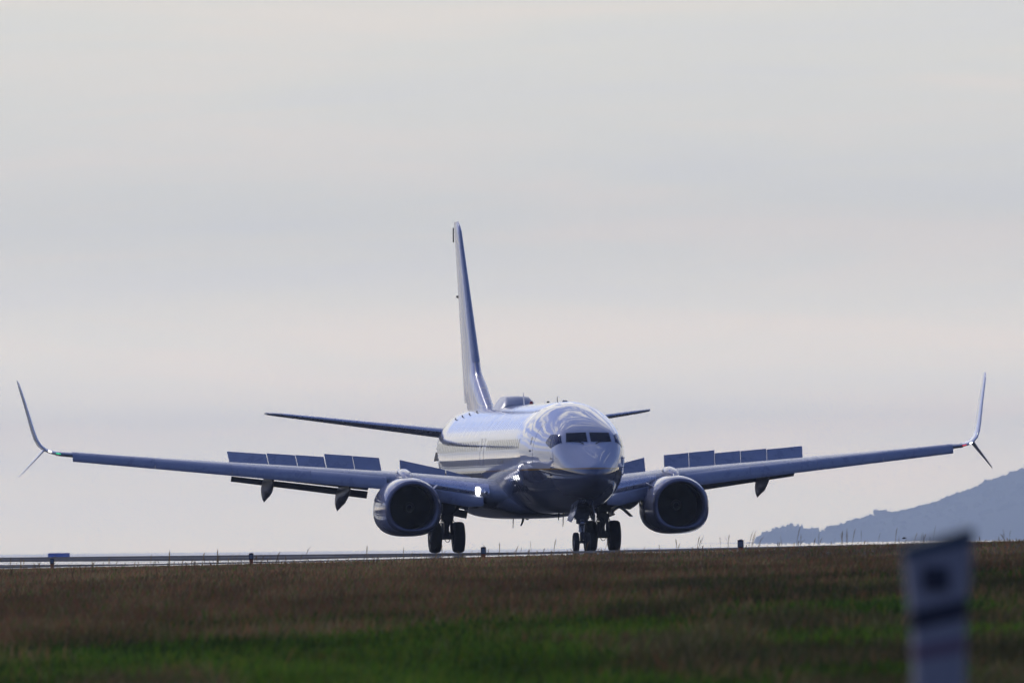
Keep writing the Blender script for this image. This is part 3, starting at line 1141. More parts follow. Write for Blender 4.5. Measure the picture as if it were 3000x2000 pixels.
    b = MB(); b.plate([p0 - out * 0.05, p1 - out * 0.05, p1 + out * 0.20 + Vector((0, -0.06, 0)), p0.lerp(p1, 0.62) + out * 0.24, p0.lerp(p1, 0.3) + out * 0.17], 0.03)
    b.build('chine', m_lightgrey, nac, smooth=0, bevel=0.008)
    return nac


for sg in (-1, 1):
    make_engine(sg)

# ---- tail
def fin():
    def le(z):
        return float(np.interp(z, [4.9, 5.3, 6.7, 12.2, 12.43], [28.2, 29.0, 32.5, 37.5, 37.95]))

    def te(z):
        return float(np.interp(z, [4.9, 12.43], [36.3, 39.2]))
    zs = [4.9, 5.3, 5.6, 5.9, 6.2, 6.5, 6.7, 7.0, 7.4, 8, 9, 10, 11, 11.8, 12.2, 12.36, 12.43]
    rf, rd = [], []
    for z in zs:
        l_, t_ = le(z), te(z)
        c = t_ - l_
        th = min(0.105, 0.60 / c) if z < 6.8 else 0.105 * (1 if z < 12.3 else 0.6)
        hinge = 0.70
        up = foil(th, 0.0, hinge)
        rf.append([P(zz * c, l_ + x * c, z) for x, zz in up])
        pts = []
        for x in (0.705, 0.8, 0.9, 1.0):
            pts.append((x, naca(x, th) + 0.001))
        ringp = pts[::-1] + [(x, -q) for x, q in pts]
        rd.append([P(q * c, l_ + x * c, z) for x, q in ringp])
    b = MB(); b.loft(rf)
    f = b.build('tail_fin', m_fin, plane, smooth=60)
    b = MB(); b.loft([r for r, z in zip(rd, zs) if z > 5.5])
    b.build('rudder', m_fin, f, smooth=60)
    # metal leading edge
    rr = []
    for z in [7.1, 7.5, 8.5, 9.5, 10.5, 11.5, 12.1]:
        l_, t_ = le(z), te(z)
        c = t_ - l_
        pts = [(0.06, naca(0.06, 0.105)), (0.03, naca(0.03, 0.105)), (0.01, naca(0.01, 0.105)), (0.0, 0.0), (0.01, -naca(0.01, 0.105)), (0.03, -naca(0.03, 0.105)), (0.06, -naca(0.06, 0.105))]
        rr.append([P(q * c * 1.02 + (0.010 if q > 0 else -0.010 if q < 0 else 0), l_ + x * c - 0.025, z) for x, q in pts])
    b = MB(); b.loft(rr, closed=False)
    b.build('leading_edge', m_slat, f, smooth=80)
    b = MB(); b.box(P(-0.02, 39.2 + 0.1, 11.95), (0.03, 0.16, 0.55))
    b.build('static_antenna', m_dark, f)
    b = MB(); b.tube([P(-0.0, 38.2, 9.6), P(0.0, 38.45, 9.62)], [0.05, 0.05], 8)
    b.build('tail_light', m_dark, f)


fin()
for sg in (-1, 1):
    rr = []
    for u in (0, 0.1, 0.25, 0.5, 0.75, 0.93, 0.985, 1.0):
        y = 0.35 + (7.28 - 0.35) * u
        l_ = 33.4 + (38.0 - 33.4) * u + (0.35 if u > 0.97 else 0) * (u - 0.97) / 0.03
        t_ = 37.1 + (39.35 - 37.1) * u
        z = 4.40 + (5.30 - 4.40) * u
        rr.append([P(sg * y, l_ + x * (t_ - l_), z + zz * (t_ - l_)) for x, zz in foil(0.09 + 0.02 * (1 - u), -0.008)])
    b = MB(); b.loft(rr)
    tp = b.build('tailplane', m_grey, plane, smooth=60)
    rr = []
    for u in (0.03, 0.3, 0.6, 0.92):
        y = 0.35 + 6.93 * u
        l_ = 33.4 + 4.6 * u
        c = 37.1 + 2.25 * u - l_
        z = 4.40 + 0.90 * u
        th = 0.09 + 0.02 * (1 - u)
        pts = [(0.05, naca(0.05, th)), (0.02, naca(0.02, th)), (0.005, naca(0.005, th)), (0, 0), (0.005, -naca(0.005, th)), (0.02, -naca(0.02, th)), (0.04, -naca(0.04, th))]
        rr.append([P(sg * y, l_ + x * c - 0.025, z + q * c * 1.02 + (0.010 if q > 0 else -0.012 if q < 0 else 0)) for x, q in pts])
    b = MB(); b.loft(rr, closed=False)
    b.build('leading_edge', m_metal, tp, smooth=80)


# ---- landing gear
def wheel(parent, c, rad, wd, rim, n=36):
    h = wd / 2
    b = MB()
    prof = [(-h * 0.55, rim), (-h * 0.8, rim * 1.05), (-h * 0.98, rad * 0.80), (-h * 0.92, rad * 0.91), (-h * 0.72, rad * 0.97), (-h * 0.40, rad * 0.995), (-h * 0.30, rad * 0.985), (-h * 0.25, rad), (0, rad),
            (h * 0.25, rad), (h * 0.30, rad * 0.985), (h * 0.40, rad * 0.995), (h * 0.72, rad * 0.97), (h * 0.92, rad * 0.91), (h * 0.98, rad * 0.80), (h * 0.8, rim * 1.05), (h * 0.55, rim)]
    b.lathe_x(c, prof, n)
    ty = b.build('tyre', m_black, parent, smooth=50)
    b = MB()
    b.lathe_x(c, [(-h * 0.62, rim * 0.25), (-h * 0.60, rim * 0.5), (-h * 0.40, rim * 0.7), (-h * 0.62, rim * 0.98), (h * 0.62, rim * 0.98), (h * 0.40, rim * 0.7), (h * 0.60, rim * 0.5), (h * 0.62, rim * 0.25)], 24)
    b.build('wheel_rim', m_rim, ty, smooth=30)


def main_gear(sg):
    x0 = sg * 2.86
    b = MB()
    b.tube([P(x0, 19.6, 0.62), P(x0, 19.6, 1.15)], 0.095, 14)
    b.tube([P(x0, 19.6, 1.12), P(x0, 19.55, 1.70), P(x0, 19.5, 2.35)], [0.17, 0.19, 0.24], 14)
    b.tube([P(x0 - 0.62, 19.6, 0.57), P(x0 + 0.62, 19.6, 0.57)], 0.085, 12)
    b.box(P(x0, 19.6, 0.62), (0.36, 0.3, 0.26))
    b.box(P(x0, 19.5, 1.30), (0.42, 0.22, 0.16))
    b.box(P(x0 + 0.05, 19.35, 1.62), (0.46, 0.16, 0.34))
    b.box(P(x0, 19.75, 2.05), (0.95, 0.5, 0.55))
    b.box(P(x0 + 0.16, 19.42, 1.0), (0.10, 0.10, 0.5))
    b.box(P(x0 - 0.17, 19.42, 0.9), (0.09, 0.09, 0.4))
    b.tube([P(x0 - 0.30, 19.6, 0.57), P(x0 - 0.18, 19.6, 0.57)], 0.20, 14)
    b.tube([P(x0 + 0.18, 19.6, 0.57), P(x0 + 0.30, 19.6, 0.57)], 0.20, 14)
    leg = b.build('main_gear', m_gear, plane, smooth=40)
    for q in (-0.43, 0.43):
        wheel(leg, P(x0 + q, 19.6, 0.565), 0.565, 0.42, 0.27)
    b = MB()     # torque links ahead of the leg
    b.tube([P(x0 - 0.12, 19.52, 1.22), P(x0, 19.22, 0.92), P(x0 - 0.10, 19.5, 0.66)], [0.05, 0.045, 0.05], 8)
    b.tube([P(x0 + 0.12, 19.52, 1.22), P(x0, 19.22, 0.92), P(x0 + 0.10, 19.5, 0.66)], [0.05, 0.045, 0.05], 8)
    b.build('torque_link', m_gear, leg)
    b = MB()
    b.tube([P(x0 - sg * 0.1, 19.55, 1.35), P(x0 - sg * 0.75, 19.5, 1.95)], 0.065, 10)
    b.tube([P(x0 - sg * 0.75, 19.5, 1.95), P(x0 - sg * 1.35, 19.5, 2.2)], 0.065, 10)
    b.build('side_brace', m_gear, leg)
    for dx, z0 in ((-0.2, 1.5), (0.2, 1.55), (0.26, 1.25), (-0.25, 1.2)):
        b = MB()
        pts = [P(x0 + dx * 0.8, 19.45, z0), P(x0 + dx * 1.15, 19.40, z0 - 0.25), P(x0 + dx * 0.9, 19.42, z0 - 0.5), P(x0 + dx * 0.6, 19.5, 0.5)]
        b.tube(pts, 0.016, 6)
        b.build('brake_hose', m_dark, leg)
    b = MB()
    b.tube([P(x0 - 0.1, 19.45, 0.5), P(x0 - 0.03, 19.44, 0.40), P(x0 + 0.06, 19.45, 0.40), P(x0 + 0.1, 19.45, 0.5)], 0.014, 6)
    b.build('brake_hose', m_dark, leg)
    # outboard door: a curved panel carried by the leg
    path = [(0.30, 1.36), (0.40, 1.52), (0.55, 1.61), (0.70, 1.60), (0.82, 1.50), (1.06, 1.27)]
    rr = []
    for i, (dx, z) in enumerate(path):
        thk = [0.10, 0.10, 0.08, 0.06, 0.03, 0.02][i]
        L0, L1 = 19.1, 20.3 - 0.3 * (i / 5)
        rr.append([P(x0 + sg * dx, L0, z - thk * 0.6), P(x0 + sg * dx, L1, z - thk * 0.6), P(x0 + sg * dx, L1, z + thk * 0.6), P(x0 + sg * dx, L0, z + thk * 0.6)])
    b = MB(); b.loft(rr)
    b.tube([P(x0 + sg * 0.1, 19.5, 1.22), P(x0 + sg * 0.45, 19.5, 1.36)], 0.035, 8)
    b.build('gear_door', m_flapdark, leg, smooth=40)


for sg in (-1, 1):
    main_gear(sg)


def nose_gear():
    s = 4.0
    b = MB()
    b.tube([P(0, s, 0.36), P(0, s - 0.02, 0.75)], 0.06, 12)
    b.tube([P(-0.26, s, 0.345), P(0.26, s, 0.345)], 0.05, 10)
    b.tube([P(0, s - 0.05, 1.18), P(0, s - 0.1, 1.7)], [0.15, 0.2], 12)
    b.box(P(0, s - 0.1, 1.28), (0.50, 0.25, 0.26))
    b.box(P(0, s + 0.3, 1.42), (0.62, 0.7, 0.30))
    b.box(P(-0.14, s - 0.15, 1.08), (0.12, 0.14, 0.18))
    b.box(P(0.15, s - 0.12, 1.10), (0.12, 0.14, 0.15))
    b.tube([P(0, s + 0.05, 1.0), P(0, s + 0.9, 1.6)], 0.05, 8)
    leg = b.build('nose_gear', m_gear, plane, smooth=40)
    b = MB(); b.tube([P(0, s - 0.02, 0.70), P(0, s - 0.05, 1.2)], [0.10, 0.115], 14)
    b.build('oleo_sleeve', m_lightgrey, leg, smooth=40)
    for q in (-0.2, 0.2):
        wheel(leg, P(q, s, 0.345), 0.345, 0.20, 0.19, 28)
    b = MB()
    b.tube([P(-0.05, s - 0.1, 0.95), P(0, s - 0.3, 0.72), P(-0.04, s - 0.08, 0.45)], [0.035, 0.03, 0.035], 8)
    b.tube([P(0.05, s - 0.1, 0.95), P(0, s - 0.3, 0.72), P(0.04, s - 0.08, 0.45)], [0.035, 0.03, 0.035], 8)
    b.build('torque_link', m_gear, leg)
    b = MB(); b.lathe_y(P(0.0, s - 0.25, 1.02), [(-0.06, 0.02), (-0.05, 0.08), (0.0, 0.1), (0.08, 0.05)], 16)
    b.build('taxi_light', m_steel, leg, smooth=60)
    for sg in (-1, 1):
        b = MB()
        b.plate([P(sg * 0.28, s - 0.95, 1.62), P(sg * 0.36, s - 0.98, 1.30), P(sg * 0.43, s - 0.45, 1.05), P(sg * 0.44, s + 0.45, 1.12), P(sg * 0.28, s + 0.55, 1.55)], 0.03)
        b.build('gear_door', m_grey, leg, smooth=0, bevel=0.008)
        b = MB()
        b.tube([P(sg * 0.2, s - 0.1, 1.25), P(sg * 0.36, s - 0.1, 1.22), P(sg * 0.4, s - 0.1, 1.15)], 0.018, 6)
        b.build('door_rod', m_gear, leg)


nose_gear()


# ---- antennas, lights and the hump on the crown
def blade(name, s, z0, h, c, sweep, mat, x=0.0, thick=0.03):
    rr = []
    for u in (0, 0.5, 1.0):
        cc = c * (1 - 0.5 * u)
        ss = s + sweep * u
        z = z0 + h * u
        t = thick * (1 - 0.4 * u)
        rr.append([P(x, ss, z), P(x + t / 2, ss + cc * 0.35, z), P(x, ss + cc, z), P(x - t / 2, ss + cc * 0.35, z)])
    b = MB(); b.loft(rr)
    return b.build(name, mat, plane, smooth=30)


blade('antenna', 19.2, 5.34, 0.46, 0.34, 0.28, m_lightgrey, thick=0.05)
blade('antenna', 12.6, 5.35, 0.075, 0.2, 0.05, m_dark, thick=0.13)
blade('antenna', 10.1, 5.35, 0.22, 0.10, 0.02, m_dark, thick=0.03)
blade('antenna', 8.0, 5.345, 0.06, 0.3, 0.02, m_seam, 0.0, 0.24)
blade('antenna', 8.7, 1.40, -0.50, 0.30, 0.2, m_dark, thick=0.045)
blade('antenna', 10.0, 1.40, -0.26, 0.22, 0.1, m_dark, thick=0.06)
blade('antenna', 22.6, 1.28, -0.40, 0.28, 0.2, m_dark, thick=0.04)
b = MB(); b.tube([P(0.0, 19.9, 1.26), P(0.0, 20.05, 1.12), P(-0.04, 20.25, 0.98)], [0.05, 0.04, 0.03], 8)
b.build('drain_mast', m_dark, plane)
b = MB(); b.lathe_y(P(0, 18.8, 1.24), [(-0.1, 0.02), (-0.06, 0.07), (0.06, 0.07), (0.1, 0.02)], 14)
b.build('beacon_light', m_dark, plane)
b = MB()
b.loft([[P(r * math.cos(2 * PI * k / 14), 17.3 + r * math.sin(2 * PI * k / 14), z) for k in range(14)] for r, z in ((0.085, 5.33), (0.085, 5.38), (0.07, 5.39), (0.065, 5.43), (0.045, 5.46), (0.01, 5.475))])
b.build('beacon_light', m_red, plane, smooth=50)
# antenna hump
rr = []
for s, hw, h in ((20.6, 0.50, 0.02), (20.75, 0.52, 0.14), (21.0, 0.53, 0.27), (21.4, 0.54, 0.33), (22.2, 0.54, 0.34), (22.9, 0.52, 0.32), (23.4, 0.46, 0.22), (23.8, 0.34, 0.10), (24.0, 0.2, 0.02)):
    base = [(-hw - 0.22, 5.20), (-hw - 0.05, 5.30 + h * 0.55), (-hw * 0.78, 5.36 + h * 0.97), (0, 5.375 + h), (hw * 0.78, 5.36 + h * 0.97), (hw + 0.05, 5.30 + h * 0.55), (hw + 0.22, 5.20)]
    rr.append([P(x, s, z) for x, z in base])
b = MB(); b.loft(rr)
b.build('antenna_hump', m_radar, plane, smooth=40)
for i, (s, ph) in enumerate(((26.0, 118), (27.3, 122), (28.5, 126), (29.6, 131))):
    p = fus_ring(s, 360)[ph]
    b = MB(); b.box((p[0] * 1.01, p[1], p[2] + 0.03), (0.03, 0.16, 0.06))
    b.build('antenna', m_dark, plane)
p = fus_ring(31.5, 360)[185]
b = MB(); b.plate([(p[0] + 0.05, p[1] - 0.2, p[2] - 0.1), (p[0] - 0.10, p[1] + 0.1, p[2] - 0.12), (p[0] - 0.02, p[1] + 0.2, p[2] + 0.18), (p[0] + 0.05, p[1] + 0.3, p[2] + 0.2)], 0.04)
b.build('outflow_vent', m_dark, plane)

# ------------------------------------------------------------------ runway edge markers
m_mpost = pbr('marker_orange', (0.32, 0.09, 0.02), 0.6, noise=0.2)
m_mbox = pbr('marker_box', (0.05, 0.055, 0.065), 0.5, noise=0.2, nscale=8)
m_mface = pbr('marker_face', (0.17, 0.19, 0.22), 0.35, noise=0.2, nscale=12)


def edge_marker():
    t = empty('edge_marker', (0, 0, 0))
    b = MB(); b.tube([(0, 0, -0.05), (0, 0, 0.16)], [0.05, 0.06], 10)
    b.build('stem', m_mpost, t)
    b = MB(); b.tube([(0, 0, -0.04), (0, 0, 0.015)], [0.09, 0.085], 14)
    b.build('base', m_mpost, t)
    b = MB(); b.box((0, 0, 0.245), (0.135, 0.08, 0.18))
    h = b.build('lamp_housing', m_mbox, t, smooth=0, bevel=0.012)
    b = MB(); b.box((0, -0.042, 0.235), (0.09, 0.006, 0.11))
    b.build('face_plate', m_mface, h, smooth=0)
    b = MB(); b.tube([(0, 0, 0.328), (0, 0, 0.345)], [0.03, 0.02], 10)
    b.build('cap', m_mbox, t)
    return t


def copy_tree(o, parent=None):
    c = o.copy()
    COL.objects.link(c)
    if parent is not None: c.parent = parent
    for ch in [q for q in bpy.data.objects if q.parent == o]:
        copy_tree(ch, c)
    return c


mk0 = edge_marker()
lab = ['dark runway edge marker nearest the blue container, leftmost of its row',
       'dark runway edge marker standing alone below the flaps of the left-hand wing',
       'dark runway edge marker between the two sets of main wheels',
       'dark runway edge marker in front of the small hazy tree clump']
for i, (px, tz) in enumerate(((240, 1620.5), (850, 1615.5), (1545, 1607.5), (2345, 1591.5))):
    o = mk0 if i == 0 else copy_tree(mk0)
    s = (57, 115, 168, 214)[i]
    p = MLG + FWD * s + LEFT * (-HALF_W - 0.5)
    z = float(ground_z(p.x, p.y))
    o.location = (p.x, p.y, z)
    o.rotation_euler = (0, 0, random.uniform(-0.15, 0.15))
    tag(o, lab[i], 'edge marker', 'edge markers along the near side of the runway')

# ------------------------------------------------------------------ marker post in the foreground
def marker_post():
    D = 44.0
    xb = (2741 - 1500) / 45833 * D
    zg = float(ground_z(xb, D))
    top = 0.296
    t = empty('marker_post', (xb, D, zg), R(4))
    tag(t, 'blurred pale marker post with black square and dark slanting band in the foreground', 'marker post')
    H = top - zg
    m_p = pbr('post_plastic', (0.32, 0.30, 0.29), 0.55, noise=0.15, nscale=5, rvar=0.1)
    m_d = pbr('post_band', (0.022, 0.024, 0.035), 0.6)
    m_r = pbr('post_red_band', (0.20, 0.13, 0.15), 0.6)
    m_c = pbr('post_cap', (0.03, 0.065, 0.085), 0.6)

    def half(z):      # half width: wide head, narrower shaft
        return lin(z, [0, H - 0.36, H - 0.22, H - 0.02, H + 0.1], [0.073, 0.073, 0.079, 0.101, 0.104])

    def sec(z, dz, g=0.0, slope=0.22):
        hw = half(z) + g
        d = 0.055 + g
        pts = []
        for k in range(24):
            a = 2 * PI * k / 24
            x = math.copysign(abs(math.cos(a)) ** 0.55, math.cos(a)) * hw
            y = math.copysign(abs(math.sin(a)) ** 0.55, math.sin(a)) * d
            pts.append((x, y, z + x * slope * dz))
        return pts
    b = MB()
    b.loft([sec(-0.1, 0)] + [sec(z, 0) for z in np.linspace(0, H - 0.42, 6)] + [sec(H - 0.32, 0.5)] + [sec(z, 1) for z in (H - 0.25, H - 0.18, H - 0.1, H - 0.04)])
    body = b.build('post_body', m_p, t, smooth=50)
    b = MB(); b.loft([sec(H - 0.04, 1, 0.004), sec(H - 0.005, 1.25, 0.004), sec(H + 0.0, 1.3, -0.02)])
    b.build('post_cap', m_c, t, smooth=50)
    b = MB(); b.loft([sec(H - 0.245, 1, 0.003), sec(H - 0.19, 1, 0.003)], True, False, False)
    b.build('slanting_band', m_d, t, smooth=50)
    b = MB(); b.loft([sec(H - 0.335, 0.8, 0.003), sec(H - 0.295, 0.8, 0.003)], True, False, False)
    b.build('faded_red_band', m_r, t, smooth=50)
    b = MB(); b.box((-0.012, -0.058, H - 0.118), (0.076, 0.012, 0.068))
    b.build('square_plate', m_d, t, smooth=0, bevel=0.004)


marker_post()

# ------------------------------------------------------------------ container, bird
def container():
    D = 1950.0
    xb = (167 - 1500) / 45833 * D
    zg = float(ground_z(xb, D))
    H = -0.20 - zg
    t = empty('container', (xb, D, zg), R(3))
    tag(t, 'bright blue steel box showing its top edge over the runway crest at far left', 'container')
    m_b = pbr('container_blue', (0.06, 0.20, 0.72), 0.45, noise=0.2, nscale=2)
    m_b2 = pbr('container_dark_blue', (0.05, 0.16, 0.60), 0.5)
    b = MB()
    n = 20
    for k in range(n):
        x0, x1 = -1.2 + 2.4 * k / n, -1.2 + 2.4 * (k + 1) / n
        d = 0.0 if k % 2 else 0.04
        b.box(((x0 + x1) / 2, -0.02 - d / 2 - 1.5, H / 2), (x1 - x0 - 0.002, 0.06 + d, H - 0.24))
    b.box((0, 1.5, H / 2), (2.36, 5.9, H - 0.2))
    b.build('corrugated_body', m_b, t, smooth=0)
    b = MB()
    for x in (-1.23, 1.23):
        b.box((x, -1.5, H / 2), (0.12, 0.16, H))
        b.box((x, 4.45, H / 2), (0.12, 0.16, H))
    b.box((0, -1.52, H - 0.06), (2.34, 0.14, 0.13))
    b.box((0, -1.52, 0.08), (2.34, 0.14, 0.15))
    b.build('corner_frame', m_b2, t, smooth=0)


container()


def bird():
    D = 480.0
    X = (2643 - 1500) / 45833 * D
    z = CAM_Z - (1576 + 0.0101 * 1143 - 1594) / 45833 * D
    t = empty('bird', (X, D, z), R(-75))
    tag(t, 'small dark bird skimming low over the grass in front of the hill', 'bird')
    m_bd = pbr('bird_feathers', (0.015, 0.014, 0.013), 0.7)
    b = MB()
    prof = [(-0.075, 0.003), (-0.066, 0.010), (-0.054, 0.014), (-0.045, 0.013), (-0.03, 0.018), (0.0, 0.021), (0.03, 0.015), (0.05, 0.008), (0.085, 0.004)]
    b.lathe_y((0, 0, 0), prof, 12)
    bo = b.build('body', m_bd, t, smooth=80)
    for sg in (-1, 1):
        b = MB()
        rr = []
        for u, ch in ((0, 0.045), (0.35, 0.04), (0.7, 0.028), (1.0, 0.006)):
            x = sg * (0.01 + 0.13 * u)
            zz = 0.008 + 0.03 * math.sin(u * 2.2)
            y0 = -0.025 + 0.05 * u * u
            rr.append([(x, y0, zz), (x, y0 + ch * 0.4, zz + 0.004), (x, y0 + ch, zz), (x, y0 + ch * 0.4, zz - 0.002)])
        b.loft(rr)
        b.build('wing', m_bd, bo, smooth=40)


bird()

# ------------------------------------------------------------------ far hill and its woods
DH = 24000.0
KH = 45833.0 / DH
hp_px = [2150, 2300, 2380, 2430, 2563, 2678, 2774, 2889, 2965, 3000, 3150, 3400, 3900, 5000, 7000]
hp_y = [1594, 1590, 1584, 1566, 1530, 1503, 1482, 1436, 1410, 1406, 1380, 1345, 1310, 1290, 1285]
hp_x = [(p - 1500) / KH for p in hp_px]
hp_h = [max(0.0, (1595 - y) / KH) for y in hp_y]


def hill_z(X, Y):
    prof = np.interp(X, hp_x, hp_h)
    v = (Y - DH) / 1400.0
    env = np.clip(1 - v * v, 0, 1) ** 0.8
    n = 1.2 * np.sin(X * 0.022 + Y * 0.005) + 0.8 * np.sin(X * 0.055 - Y * 0.008)
    return -1.3 + prof * env + n * np.clip(prof / 20, 0, 1) * env


m_hill = pbr('hill_scrub', (0.05, 0.06, 0.035), 0.95, spec=0.05, noise=0.3, nscale=0.01)
hill = grid_mesh('hill', np.linspace(300, 3000, 120), np.linspace(DH - 1400, DH + 1400, 30), hill_z, m_hill)
m_wood = pbr('woodland_leaves', (0.045, 0.06, 0.03), 0.9, spec=0.05, noise=0.4, nscale=0.05)


def woodland():
    bm = bmesh.new()
    bmesh.ops.create_icosphere(bm, subdivisions=2, radius=1.0)
    base = np.array([v.co[:] for v in bm.verts])
    faces = np.array([[v.index for v in f.verts] for f in bm.faces])
    bm.free()
    V, F = [], []
    nb = 0

    def blob(x, y, z, rx, rz):
        nonlocal nb
        d = 1 + 0.55 * (rng.random(len(base)) - 0.5) + 0.22 * np.sin(base[:, 0] * 5 + rng.random() * 6) * np.sin(base[:, 2] * 4 + rng.random() * 6)
        v = base * d[:, None] * np.array([rx, rx, rz]) + np.array([x, y, z])
        V.append(v)
        F.append(faces + nb)
        nb += len(base)
    # along the ridge and over the facing slope
    for k in range(2200):
        x = rng.uniform(hp_x[3] - 12, 1500)
        y = DH + rng.choice([0, 0, 1]) * rng.uniform(-1100, 60) + rng.uniform(-45, 45)
        z = float(hill_z(np.array(x), np.array(y)))
        s = rng.uniform(3.0, 7.0) * (0.55 if x < 660 else 1)
        blob(x, y, z + s * 0.25, s * rng.uniform(0.9, 1.5), s)
    for px, h in ((2890, 5), (2905, 6), (2965, 6), (2980, 5), (2940, 3), (2480, 6), (2500, 7), (2455, 6), (2560, 5), (2575, 4), (2525, 4), (2640, 3), (2610, 2.5)):
        x = (px - 1500) / KH
        z = float(hill_z(np.array(x), np.array(DH)))
        h *= 1.7
        for q in range(6):
            blob(x + rng.normal() * 5, DH + rng.normal() * 10, z + rng.uniform(0, 0.7) * h * 0.5, h * 0.55 * rng.uniform(0.7, 1.2), h * 0.6)
    for k in range(110):
        px = rng.uniform(2425, 3100)
        x = (px - 1500) / KH
        z = float(hill_z(np.array(x), np.array(DH)))
        big = 1.0 if px < 2600 else 0.4
        if 2880 < px < 2925 or px > 2950: big = 1.0
        h = rng.uniform(3.0, 12.0) * big
        for q in range(4):
            blob(x + rng.normal() * h * 0.35, DH + rng.normal() * 12, z + h * rng.uniform(0.1, 0.75), h * rng.uniform(0.3, 0.55), h * 0.35)
    # the grove on the low shore
    for px, top in ((2218, 1578), (2232, 1568), (2246, 1562), (2262, 1556), (2280, 1546), (2300, 1540), (2316, 1540), (2332, 1546), (2346, 1556), (2360, 1560), (2376, 1552), (2392, 1556), (2404, 1562), (2416, 1566), (2428, 1560)):
        x = (px - 1500) / KH
        h = (1596 - top) / KH
        for q in range(16):
            u = rng.random()
            blob(x + rng.normal() * 4.0, DH - 80 + rng.normal() * 25, h * (0.10 + 0.66 * u), (5.0 - 2.4 * u) * rng.uniform(0.7, 1.2), 2.6 + h * 0.14)
    me = bpy.data.meshes.new('woodland')
    me.from_pydata(np.concatenate(V).tolist(), [], np.concatenate(F).tolist())
    me.materials.append(m_wood)
    o = bpy.data.objects.new('woodland', me)
    COL.objects.link(o)
    tag(o, 'hazy blue woods covering the distant hill and the low shore left of it', 'woods', kind='stuff')


woodland()

# ------------------------------------------------------------------ grass
def vnoise(x, y, seed=0):
    """smooth value noise"""
    r = np.random.default_rng(seed)
    tab = r.random((64, 64))
    xi, yi = np.floor(x).astype(int), np.floor(y).astype(int)
    fx, fy = x - xi, y - yi
    fx, fy = fx * fx * (3 - 2 * fx), fy * fy * (3 - 2 * fy)
    a = tab[xi % 64, yi % 64]; b_ = tab[(xi + 1) % 64, yi % 64]
    c = tab[xi % 64, (yi + 1) % 64]; d = tab[(xi + 1) % 64, (yi + 1) % 64]
    return (a * (1 - fx) + b_ * fx) * (1 - fy) + (c * (1 - fx) + d * fx) * fy


def grass(n, name, label, kindf, dmin, dmax, seed):
    r = np.random.default_rng(seed)
    u = r.random(n)
    half = n // 2
    d = np.empty(n)
    d[:half] = 1 / (1 / dmax + (1 / dmin - 1 / dmax) * u[:half])
    d[half:] = np.exp(np.log(dmin) + (np.log(dmax) - np.log(dmin)) * u[half:])
    x = (r.random(n) - 0.5) * 2 * (0.040 * d + 1.5)
    y = d
    s, t = run_coords(x, y)
    keep = t < -HALF_W - 0.1
    x, y, d, t = x[keep], y[keep], d[keep], t[keep]
    n = len(x)
    e = -HALF_W - t
    z = ground_z(x, y) - 0.05
    h, wd, lean, col, seedh = kindf(r, x, y, d, e)
    az = r.random(n) * 2 * PI
    bend = np.stack([np.cos(az), np.sin(az)], 1) * lean[:, None] * h[:, None]
    bend[:, 0] += 0.10 * h                          # light wind towards the right
    side = r.random(n) * PI
    sx, sy = np.cos(side) * wd, np.sin(side) * wd
    V = np.empty((n, 7, 3))
    lv = [(0.0, 1.0, 0.0), (0.45, 0.85, 0.25), (0.8, 0.6, 0.62)]
    for i, (uh, uw, ub) in enumerate(lv):
        for j, sg in ((0, -1), (1, 1)):
            V[:, i * 2 + j, 0] = x + bend[:, 0] * ub + sg * sx * uw * (1 + seedh * (1.3 if i == 2 else 0))
            V[:, i * 2 + j, 1] = y + bend[:, 1] * ub + sg * sy * uw * (1 + seedh * (1.3 if i == 2 else 0))
            V[:, i * 2 + j, 2] = z + h * uh
    V[:, 6, 0] = x + bend[:, 0]
    V[:, 6, 1] = y + bend[:, 1]
    V[:, 6, 2] = z + h * (1 - 0.1 * lean)
    b0 = (np.arange(n) * 7)[:, None]
    quads = np.concatenate([b0 + np.array([[0, 1, 3, 2]]), b0 + np.array([[2, 3, 5, 4]])], 0)
    tris = b0 + np.array([[4, 5, 6]])
    me = bpy.data.meshes.new(name)
    nq, ntr = len(quads), len(tris)
    me.vertices.add(n * 7)
    me.vertices.foreach_set('co', V.reshape(-1).astype(np.float32))
    me.loops.add(nq * 4 + ntr * 3)
    me.loops.foreach_set('vertex_index', np.concatenate([quads.ravel(), tris.ravel()]).astype(np.int32))
    me.polygons.add(nq + ntr)
    starts = np.concatenate([np.arange(nq) * 4, nq * 4 + np.arange(ntr) * 3]).astype(np.int32)
    me.polygons.foreach_set('loop_start', starts)
    me.update(calc_edges=True)
    at = me.color_attributes.new('blade', 'FLOAT_COLOR', 'POINT')
    cc = np.ones((n, 7, 4), np.float32)
    cc[:, :, :3] = col[:, None, :]
    at.data.foreach_set('color', cc.ravel())
    m = bpy.data.materials.get('grass_blades')
    if m is None:
        m = bpy.data.materials.new('grass_blades')
        m.use_nodes = True
        tt = m.node_tree
        bs = tt.nodes['Principled BSDF']
        bs.inputs['Roughness'].default_value = 0.75
        bs.inputs['Specular IOR Level'].default_value = 0.12
        a = N(tt, 'ShaderNodeAttribute', attribute_name='blade')
        L(tt, a, 'Color', bs, 'Base Color')
        tl = N(tt, 'ShaderNodeBsdfTranslucent')
        L(tt, a, 'Color', tl, 'Color')
        ms = N(tt, 'ShaderNodeMixShader', inp={0: 0.4})
        L(tt, bs, 0, ms, 1)
        L(tt, tl, 0, ms, 2)
        L(tt, ms, 0, tt.nodes['Material Output'], 'Surface')
    me.materials.append(m)
    o = bpy.data.objects.new(name, me)
    COL.objects.link(o)
    tag(o, label, 'grass', kind='stuff')
    return o


